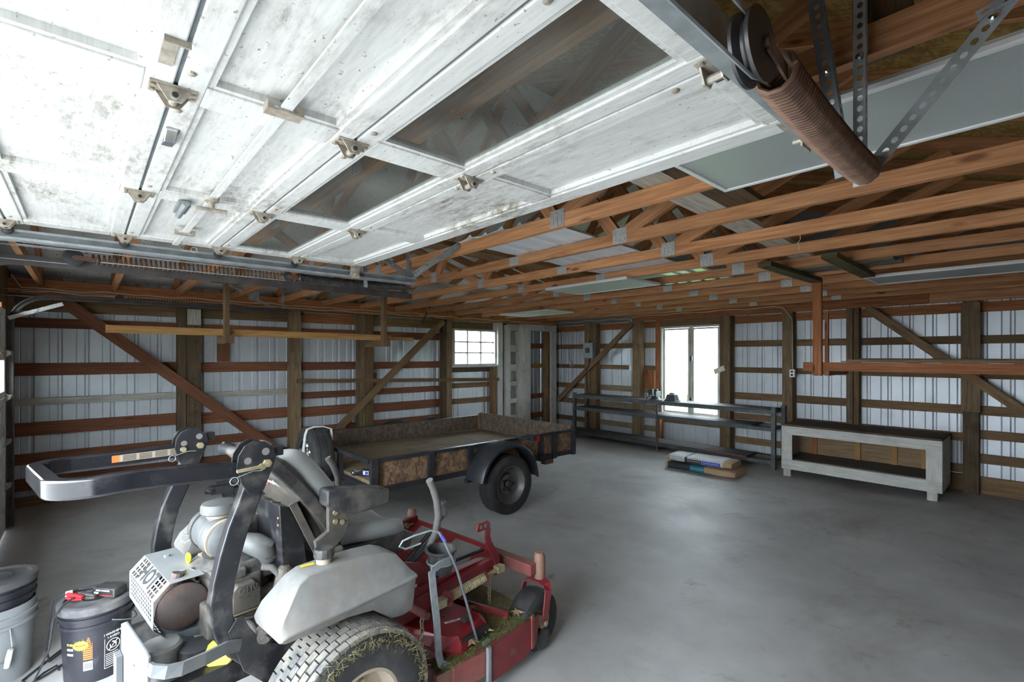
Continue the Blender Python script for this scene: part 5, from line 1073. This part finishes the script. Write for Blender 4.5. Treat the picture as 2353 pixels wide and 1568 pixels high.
# lift spring and rods
mo('lift_spring', MB().coil((.50, .86, .445), (.50, 1.12, .458), .021, .0042, 26, 10, 5), 'zinc', smooth=True)
mo('spring_rod', MB().tube([(.50, .80, .44), (.50, 1.24, .466)], .011, 8).box(.48, .52, .78, .84, .42, .46).box(.48, .52, 1.21, 1.26, .45, .485), 'zinc')
mo('spring_washer', MB().lathe([(.04, 0), (.04, .006)], (.50, .855, .4445), Y_, 18), 'redpaint'); mo('spring_washer', MB().lathe([(.028, 0), (.028, .006)], (.50, 1.12, .458), Y_, 18), 'redpaint')
mo('gas_strut', MB().tube([(.33, 1.02, .52), (.36, 1.25, .53)], .010, 10).box(.32, .345, .99, 1.03, .50, .54), 'black')
# height lever (red, cranked)
mo('height_lever', MB().sweep([(.42, 1.30, .39), (.42, 1.302, .47), (.42, 1.27, .53), (.42, 1.235, .585), (.42, 1.222, .63), (.42, 1.226, .675)], .012, .042, (1, 0, 0)), 'redpaint', bevel=.002)
mo('lever_grip', MB().prism([(-.005, -.018), (.015, -.028), (.09, -.028), (.105, -.014), (.105, .008), (.09, .02), (.015, .02)], (.415, 1.135, .70), Y_, V((0, -.25, 1)), (.012, 0, 0)), 'redpaint', bevel=.003)
for y in (1.165, 1.20): mo('grip_hole', MB().lathe([(.011, 0), (.011, .001)], (.4275, y, .697), X_, 12), 'tank')
# steering levers
def lever(s, ox, oy, dz=0):
    x = .39 * s
    mo('lever_arm', MB().sweep([(.22 * s, .70, .50), (.26 * s, .76, .56), (.33 * s, .80, .62), (x, .835 + oy, .70 + dz)], .012, .034, (0, .8, -.6)), 'black', bevel=.002)
    mo('lever_grip', MB().tube([(x, .835 + oy, .68 + dz), (x, .875 + oy, .74 + dz), (x, .892 + oy, .82 + dz), (x, .882 + oy, .90 + dz), (x + .005 * s, .855 + oy, .97 + dz), (x + .01 * s, .825 + oy, 1.02 + dz)], .0185, 14), 'foam', smooth=True)
lever(1, 0, 0); lever(-1, 0, -.12, .02)
mo('lever_bracket', MB().box(.20, .25, .64, .76, .42, .54), 'darksteel'); mo('lever_bracket', MB().box(-.25, -.20, .60, .76, .42, .54), 'darksteel')
mo('brake_lever', MB().tube([(.10, .78, .42), (.16, .90, .56), (.22, 1.02, .70), (.26, 1.04, .76), (.28, 1.02, .80)], .012, 8), 'black', smooth=True)
mo('brake_knob', MB().beam((.27, 1.03, .76), (.295, 1.01, .85), .04, .03), 'plastic', bevel=.01)
mo('link_rod', MB().tube([(-.30, .72, .52), (-.36, 1.30, .50)], .008, 8).lathe([(.016, -.012), (.016, .012)], (-.35, 1.24, .505), X_, 12), 'zinc')
mo('link_arm', MB().beam((-.37, .80, .47), (-.37, 1.34, .52), .02, .05), 'redpaint')
# holder stand, cup, long rod
hs = mo('holder_bracket', MB().sweep([(.62, .81, .150), (.625, .76, .205), (.63, .705, .25), (.63, .692, .30), (.63, .682, .45), (.63, .662, .60), (.63, .652, .69)], .008, .034, (1, 0, 0)).sweep([(.63, .652, .688), (.628, .70, .700), (.62, .76, .695), (.60, .815, .680)], .034, .006, (0, .25, 1)), 'galv')
cp = mo('cup_holder', MB().lathe([(.035, 0), (.052, .004), (.062, .06), (.066, .10), (.078, .108), (.078, .116), (.066, .116), (.062, .10), (.05, .012), (.001, .010)], (.52, .80, .60), Z_, 28), 'plastic', smooth=True)
mo('cup_strap', MB().tube(arc((.52, .80, .655), .0665, 0, 360, 20, X_, Y_)[:-1], .005, 6, loop=True), 'galv', cp)
mo('grab_rod', MB().tube([(.60, .72, .835), (.615, .735, .80), (.62, .81, .645), (.62, .87, .47), (.63, .96, .18), (.64, .985, .10)], .0062, 8), 'galvdark', smooth=True)
mo('rod_wire_loop', MB().tube([(.60, .72, .835), (.59, .68, .852), (.57, .60, .845), (.55, .555, .83), (.54, .545, .805), (.55, .57, .79), (.57, .64, .80)], .0042, 6), 'galv', smooth=True)
mo('rod_tape', MB().tube([(.607, .728, .818), (.617, .742, .79)], .0078, 8), 'blue'); mo('rod_end', MB().lathe([(.018, -.01), (.018, .01)], (.645, .985, .10), X_, 12).box(.64, .66, .96, 1.0, .10, .24), 'galv')
# ---- seat
def seatback():
    pr = [(.115, 1.205), (.20, 1.215), (.245, 1.17), (.33, 1.055), (.41, .94), (.47, .86)]   # front face profile (y,z)
    W = .245; rings = []
    for (y, z), w, t in zip(pr, (.19, .225, .245, .25, .25, .245), (.03, .07, .085, .09, .09, .085)):
        rings.append([V((sx * w, y + fy * t * .8, z + fy * t * .55)) for sx, fy in ((-1, -.4), (-.97, .55), (-.75, .95), (-.5, .45), (0, .40), (.5, .45), (.75, .95), (.97, .55), (1, -.4), (.6, -.55), (0, -.6), (-.6, -.55))])
    s = mo('seat_back', MB().loft(rings), 'seat', smooth=True, sub=2)
    back = [(.09, 1.20), (.13, 1.165), (.20, 1.08), (.28, .97), (.345, .87), (.37, .80)]
    rg = []
    for (y, z), w in zip(back, (.17, .215, .235, .24, .235, .22)):
        rg.append([V((sx * w, y + dy, z + dy * .75)) for sx, dy in ((-1, .05), (-.98, .0), (-.8, -.012), (0, -.016), (.8, -.012), (.98, .0), (1, .05), (0, .03))])
    b = mo('seat_shell', MB().loft(rg), 'cover', smooth=True)
    for sx in (1, -1): mo('seat_trim', MB().sweep([(sx * .222, .08, 1.215), (sx * .236, .125, 1.20), (sx * .25, .20, 1.115), (sx * .256, .29, .995), (sx * .255, .36, .895), (sx * .25, .395, .82), (sx * .245, .40, .76)], .02, .055, (1, 0, 0)), 'plastic', b, bevel=.006, smooth=True)
    mo('seat_trim', MB().tube([(-.22, .085, 1.212), (-.1, .065, 1.225), (.1, .065, 1.225), (.22, .085, 1.212)], .022, 10), 'plastic', b, smooth=True)
    n = V((0, -.78, -.62)); u = V((0, -.62, .78)); o = V((.165, .158, 1.125)) + n * .022
    text('logo', 'eXmark', .055, o, V((1, 0, 0)), u, M['white'], b, True)
    mo('logo_ring', MB().tube([o + V((-.055, 0, 0)) + X_ * (.022 * math.cos(a)) + u * (.036 * math.sin(a)) for a in [2 * math.pi * i / 18 for i in range(18)]], .003, 5, loop=True), 'redp', b)
    cu = []
    for y, w, zt in ((.40, .20, .80), (.46, .235, .835), (.58, .245, .815), (.72, .24, .795), (.81, .22, .775), (.85, .17, .735)):
        cu.append([V((sx * w, y, zt + dz)) for sx, dz in ((-1, -.03), (-.9, .02), (-.6, .0), (0, -.02), (.6, .0), (.9, .02), (1, -.03), (.9, -.10), (0, -.12), (-.9, -.10))])
    c = mo('seat_cushion', MB().loft(cu), 'seat', smooth=True, sub=2)
    mo('seat_pan', MB().prism([(.36, .62), (.84, .62), (.87, .70), (.82, .72), (.40, .74), (.36, .72)], (-.22, 0, 0), Y_, Z_, (.44, 0, 0)), 'plastic', bevel=.01)
    for sx in (1, -1):
        x = sx * .31
        a = mo('armrest', MB().loft([[V((x + dx, y, z + dz * h)) for dx, dz in ((-.036, -1), (.036, -1), (.04, -.7), (.042, .75), (.036, 1), (-.036, 1), (-.042, .75), (-.04, -.7))] for y, z, h in ((.312, 1.030, .030), (.322, 1.027, .040), (.36, 1.012, .052), (.44, .992, .060), (.53, .984, .052), (.605, .980, .038), (.622, .980, .030))]), 'plastic', smooth=True, bevel=.008)
        mo('armrest_bracket', MB().prism([(.33, .985), (.40, .985), (.43, .90), (.41, .84), (.36, .80), (.28, .80), (.27, .85), (.33, .88)], (x - .012, 0, 0), Y_, Z_, (.024, 0, 0)), 'cover', a, bevel=.004)
        bb = MB(); [bb.bolt((x + sx * .012, y, z), X_ * sx, .012, .008) for y, z in ((.36, .955), (.36, .915), (.392, .905))]; mo('armrest_bolts', bb, 'zinc', a)
seatback()
# tall control box behind the seat
bx_ = mo('battery_box', MB().prism([(.155, 1.015), (.245, .985), (.285, .62), (.175, .62)], (-.02, 0, 0), Y_, Z_, (.26, 0, 0)), 'black', bevel=.004)
for x in (.07, .155): mo('box_seam', MB().beam((x, .155, 1.0165), (x, .243, .987), .006, .003), 'cover', bx_)
mo('box_top', MB().beam((-.018, .20, 1.0035), (.238, .20, 1.0035), .088, .004, (0, -.3, 1)), 'cover', bx_)
bb = MB(); [bb.lathe([(.005, 0), (.005, .004)], (x, .158 if z > .9 else .165, z), -Y_, 8) for x, z in ((.0, .97), (.0, .93), (.225, .96), (.225, .93))]; mo('box_rivets', bb, 'zinc', bx_)
mo('seat_support', MB().beam((.26, .20, 1.02), (.27, .36, .66), .012, .03), 'cover'); mo('seat_support', MB().beam((-.26, .20, 1.02), (-.27, .36, .66), .012, .03), 'cover')
mo('hose_block', MB().box(.24, .33, .30, .40, .62, .80).lathe([(.035, 0), (.035, .06)], (.285, .30, .66), Z_, 14), 'engine', bevel=.012)
# ---- engine
eng = mo('engine_block', MB().box(-.22, .20, -.10, .20, .48, .66).lathe([(.15, 0), (.16, .04), (.15, .10)], (0, .06, .64), Z_, 24), 'engine', bevel=.01)
mo('valve_cover', MB().prism([(.0, 0), (.11, 0), (.11, .08), (.085, .11), (.02, .11), (0, .09)], (.17, -.02, .615), Y_, Z_, (.05, 0, 0)), 'cover', eng, bevel=.006)
text('embossing', 'OHV', .034, (.2208, .04, .70), V((0, 1, 0)), Z_, M['engine'], eng, True, .002)
for z in (.685, .679, .673): mo('cover_rib', MB().box(.2202, .2225, .0, .085, z - .0012, z + .0012), 'engine', eng)
mo('valve_bolt', MB().lathe([(.013, 0), (.013, .012)], (.222, .10, .605), X_, 12), 'aluminium', eng); mo('gasket', MB().box(.165, .215, -.025, .095, .606, .6145), 'zinc', eng)
mo('cylinder_head', MB().box(.10, .17, -.04, .11, .56, .74), 'engine', eng, bevel=.006)
mo('blower_housing', MB().lathe([(.16, 0), (.165, .03), (.12, .06), (.05, .065)], (0, .06, .74), Z_, 22).box(.02, .16, .02, .18, .70, .79), 'plastic', eng, smooth=False, bevel=.008)
mo('engine_shroud', MB().box(-.10, .18, -.07, .05, .735, .775), 'plastic', eng, bevel=.008)
mo('label_plate', MB().beam((.06, .19, .785), (.19, .16, .785), .08, .004, (0, 0, 1)), 'plastic', eng); mo('label_print', MB().beam((.10, .17, .7885), (.13, .163, .7885), .02, .002, (0, 0, 1)), 'goldp', eng)
mo('solenoid', MB().lathe([(.03, 0), (.03, .09), (.015, .10)], (.235, .16, .66), (.1, .2, 1), 14), 'engine', eng)
mo('breather_hose', MB().tube([(.20, .10, .765), (.225, .13, .76), (.245, .16, .72), (.255, .175, .66), (.25, .17, .60)], .014, 10), 'foam', eng, smooth=True)
for k, m_ in enumerate(('redp', 'cord', 'redp')): mo('wire', MB().tube([(.20, .18 + .01 * k, .77), (.23, .185, .75 - .01 * k), (.245, .19 + .01 * k, .70)], .003, 5), m_, eng)
mo('spark_lead', MB().tube([(.20, -.03, .60), (.24, .03, .593), (.26, .12, .592)], .005, 6), 'cord', eng, smooth=True); mo('spark_boot', MB().tube([(.22, .03, .575), (.24, .045, .56), (.255, .055, .53), (.27, .07, .50)], .012, 8), 'foam', eng, smooth=True)
mo('fuel_line', MB().tube([(.25, -.02, .505), (.29, .05, .52), (.33, .10, .545), (.36, .12, .56)], .006, 6), 'nm', eng, smooth=True); mo('hydraulic_hose', MB().tube([(.24, -.02, .49), (.30, .04, .50), (.345, .10, .53)], .011, 8), 'cord', eng, smooth=True)
mo('cross_shaft', MB().tube([(.28, .0, .50), (.42, .14, .59)], .008, 8), 'aluminium', eng)
mo('tank_mount', MB().lathe([(.026, 0), (.026, .05), (.014, .052), (.014, .065)], (.39, .03, .605), (.95, -.25, -.15), 14), 'engine', eng)
mo('crankcase', MB().lathe([(.13, 0), (.14, .06), (.10, .10)], (.05, .0, .38), Z_, 24).box(.06, .19, -.10, .06, .36, .47), 'engine', eng, bevel=.008)
mo('oil_filter', MB().lathe([(.050, 0), (.052, .05), (.046, .06)], (.215, -.045, .49), (.78, -.52, .35), 22), 'aluminium', eng, smooth=True); mo('oil_filter_cap', MB().lathe([(.054, .045), (.054, .066), (.049, .074), (.001, .076)], (.215, -.045, .49), (.78, -.52, .35), 26), 'yel', eng, smooth=True)
mo('pulley', MB().lathe([(.05, 0), (.085, .0), (.085, .012), (.07, .02), (.085, .028), (.085, .04), (.07, .05), (.085, .06), (.05, .06)], (.06, -.16, .42), (.25, -.1, 1), 24), 'darksteel', eng, smooth=True)
mo('carburettor', MB().box(-.05, .05, -.14, -.05, .66, .73).box(-.03, .06, -.16, -.12, .69, .72).lathe([(.02, -.03), (.02, .04)], (.03, -.13, .72), X_, 10), 'aluminium', eng, bevel=.004)
mo('throttle_linkage', MB().tube([(-.05, -.15, .735), (.02, -.12, .742), (.08, -.10, .735)], .004, 5).tube([(-.02, -.12, .76), (.05, -.15, .73)], .004, 5).box(-.01, .05, -.13, -.10, .735, .742), 'zinc', eng)
mo('dipstick', MB().tube([(-.05, -.098, .74), (-.05, -.098, .775)], .006, 8).tube(arc((-.05, -.098, .795), .018, 0, 360, 14, V((.5, .2, 0)), Z_)[:-1], .0055, 6, loop=True), 'yel', eng, smooth=True)
mo('air_duct_paper', MB().box(-.06, -.015, -.06, -.02, .745, .80), 'paper', eng)
# air cleaner
ac = mo('air_cleaner', MB().lathe([(.05, -.255), (.082, -.25), (.09, -.235), (.09, -.20), (.086, -.198), (.086, -.12), (.089, -.118), (.089, -.108), (.086, -.106), (.086, -.095), (.089, -.093), (.089, -.083), (.086, -.08), (.086, -.04), (.08, -.03), (.08, .02), (.05, .04)], (.02, .03, .855), X_, 32), 'airfilter', smooth=True)
mo('filter_band', MB().lathe([(.088, -.205), (.092, -.205), (.092, -.193), (.088, -.193)], (.02, .03, .855), X_, 32), 'plastic', ac); mo('band_clamp', MB().lathe([(.084, -.012), (.088, -.012), (.088, .004), (.084, .004)], (.02, .03, .855), X_, 32), 'tan', ac)
mo('inlet_neck', MB().lathe([(.05, -.06), (.05, .045), (.052, .045), (.052, .06), (.05, .06)], (-.075, .03, .905), Z_, 24), 'airfilter', ac, smooth=True); mo('neck_clamp', MB().lathe([(.051, 0), (.054, 0), (.054, .014), (.051, .014)], (-.075, .03, .938), Z_, 24), 'tan', ac)
mo('rain_cap', MB().lathe([(.070, -.012), (.076, -.006), (.076, .020), (.07, .032), (.045, .040), (.001, .042)], (-.075, .03, .965), Z_, 30), 'airfilter', ac, smooth=True)
mo('outlet_elbow', MB().tube([(.03, .05, .855), (.08, .07, .85), (.12, .10, .84), (.14, .135, .815), (.135, .15, .77)], [.036, .038, .046, .048, .046], 18), 'airfilter', ac, smooth=True); mo('elbow_clamp', MB().lathe([(.040, -.006), (.043, -.006), (.043, .006), (.040, .006)], (.082, .072, .85), (.8, .45, -.1), 20).box(.078, .094, .045, .06, .885, .905), 'chrome', ac)
mo('wire_clip', MB().tube([(-.19, -.055, .84), (-.20, -.08, .855), (-.20, -.085, .83), (-.19, -.075, .815), (-.185, -.055, .825)], .0025, 5), 'galv', ac); mo('cleaner_bracket', MB().box(-.12, -.04, -.02, .05, .73, .775), 'plastic', ac, bevel=.004)
# muffler and heat guard
mf = mo('muffler', MB().lathe([(.06, -.31), (.085, -.30), (.085, .0), (.088, .002), (.088, .012), (.082, .016), (.001, .018)], (.085, -.155, .665), X_, 36), 'muffler', smooth=True)
mo('exhaust_outlet', MB().lathe([(.022, 0), (.022, .05)], (.06, -.175, .74), (0, .3, 1), 12), 'muffler', mf)
prof = [(-.085, .772), (-.20, .772), (-.252, .720), (-.252, .612), (-.205, .560)]
gd = mo('heat_guard', MB().sweep([(-.09, a, b) for a, b in prof[:2]], .40, .003, (1, 0, 0)), 'guard')
def perforated(a, b, nx, nz, hole, skip=None, x0=-.288, x1=.108):
    mb = MB(); du = (x1 - x0) / nx; a = V((0, *a)); b = V((0, *b)); dv = (b - a) / nz
    for i in range(nx):
        for j in range(nz):
            p = a + dv * j + X_ * (x0 + i * du); P4 = [p, p + X_ * du, p + X_ * du + dv, p + dv]
            if skip and skip(i, j): mb.add(P4, [(0, 1, 2, 3)]); continue
            c = sum(P4, V((0, 0, 0))) / 4; inn = [c + (q - c) * hole for q in P4]
            mb.add(P4 + inn, [(k, (k + 1) % 4, 4 + (k + 1) % 4, 4 + k) for k in range(4)])
    return mb
edge = lambda i, n: i == 0 or i == n - 1
mo('guard_panel', perforated(prof[1], prof[2], 14, 4, .74, lambda i, j: edge(i, 14) or (4 <= i <= 9)), 'guard', gd, solid=.002)
mo('guard_panel', perforated(prof[2], prof[3], 14, 6, .74, lambda i, j: edge(i, 14) or j == 5), 'guard', gd, solid=.002)
mo('guard_panel', perforated(prof[3], prof[4], 14, 3, .74, lambda i, j: edge(i, 14) or j == 2), 'guard', gd, solid=.002)
nn = V((0, -.707, .707)); uu = V((0, .707, .707)); o = V((-.09, -.226, .746)) + nn * .0018
text('cutout_shade_letters', 'HOT', .086, o, V((1, 0, 0)), uu, M['ink'], gd, True, .0008, bold=.0022)  # solid black letters; the shade inside cut-outs is put in their colour
bb = MB(); [bb.bolt((x, -.14, .7735), Z_, .011, .008) for x in (-.20, .03)]; mo('guard_bolts', bb, 'galv', gd)
mo('guard_side', MB().prism([(-.215, .556), (-.10, .53), (-.06, .56), (-.205, .566)], (-.28, 0, 0), Y_, Z_, (.38, 0, 0)), 'galvdark', mf)
mo('heat_shield_wing', MB().beam((.0, -.085, .770), (.11, .02, .70), .10, .003, (0, .4, 1)), 'galvdark', mf)
# rear bumper
rp_ = mo('rear_bumper', MB().prism([(.06, .45), (.42, .45), (.46, .70), (.42, .705), (.13, .692), (.06, .66)], (0, -.34, 0), X_, Z_, (0, .008, 0)), 'bumper', bevel=.002)
for x, z in ((.12, .64), (.16, .60), (.22, .66), (.30, .62), (.36, .66)): mo('bumper_bolt', MB().lathe([(.009, 0), (.007, .005), (.002, .006)], (x, -.34, z), -Y_, 10), 'galv', rp_)
mo('bumper_slot', MB().lathe([(.007, 0), (.007, .0008)], (.27, -.3405, .60), -Y_, 10), 'ink', rp_)
mo('bumper_bar', MB().sweep([(.44, -.338, .665), (.47, -.33, .66), (.495, -.30, .652), (.50, -.26, .645), (.48, -.19, .635), (.45, -.12, .625), (.42, -.06, .60)], .042, .010, (0, 0, 1)), 'bumper', rp_)
mo('bumper_post', MB().box(.30, .42, -.332, -.29, .20, .46), 'bumper', rp_)
mo('side_lug', MB().box(.05, .10, -.36, -.342, .30, .56), 'bumper', rp_)
mo('clutch_can', MB().lathe([(.07, 0), (.07, .13), (.06, .14)], (.13, -.235, .43), Z_, 24), 'aluminium', smooth=True); mo('drive_belts', MB().lathe([(.052, .0), (.06, .005), (.06, .03), (.052, .035), (.06, .04), (.06, .07), (.052, .075), (.06, .08), (.06, .11), (.05, .115)], (.185, -.135, .43), Z_, 20), 'cord', smooth=True)
mo('tow_hook', MB().prism([(0, 0), (.035, -.05), (.05, -.05), (.05, -.12), (0, -.12)], (.02, -.37, .36), X_, Z_, (0, .012, 0)), 'redp')
# far hydraulic reservoir behind the engine
mo('reservoir', MB().loft([[V((x, y, z)) for x, z in ((-.34, .62), (-.22, .62), (-.22, .82), (-.25, .86), (-.31, .86), (-.34, .82))] for y in (.06, .30)]), 'tank', bevel=.02, smooth=True)
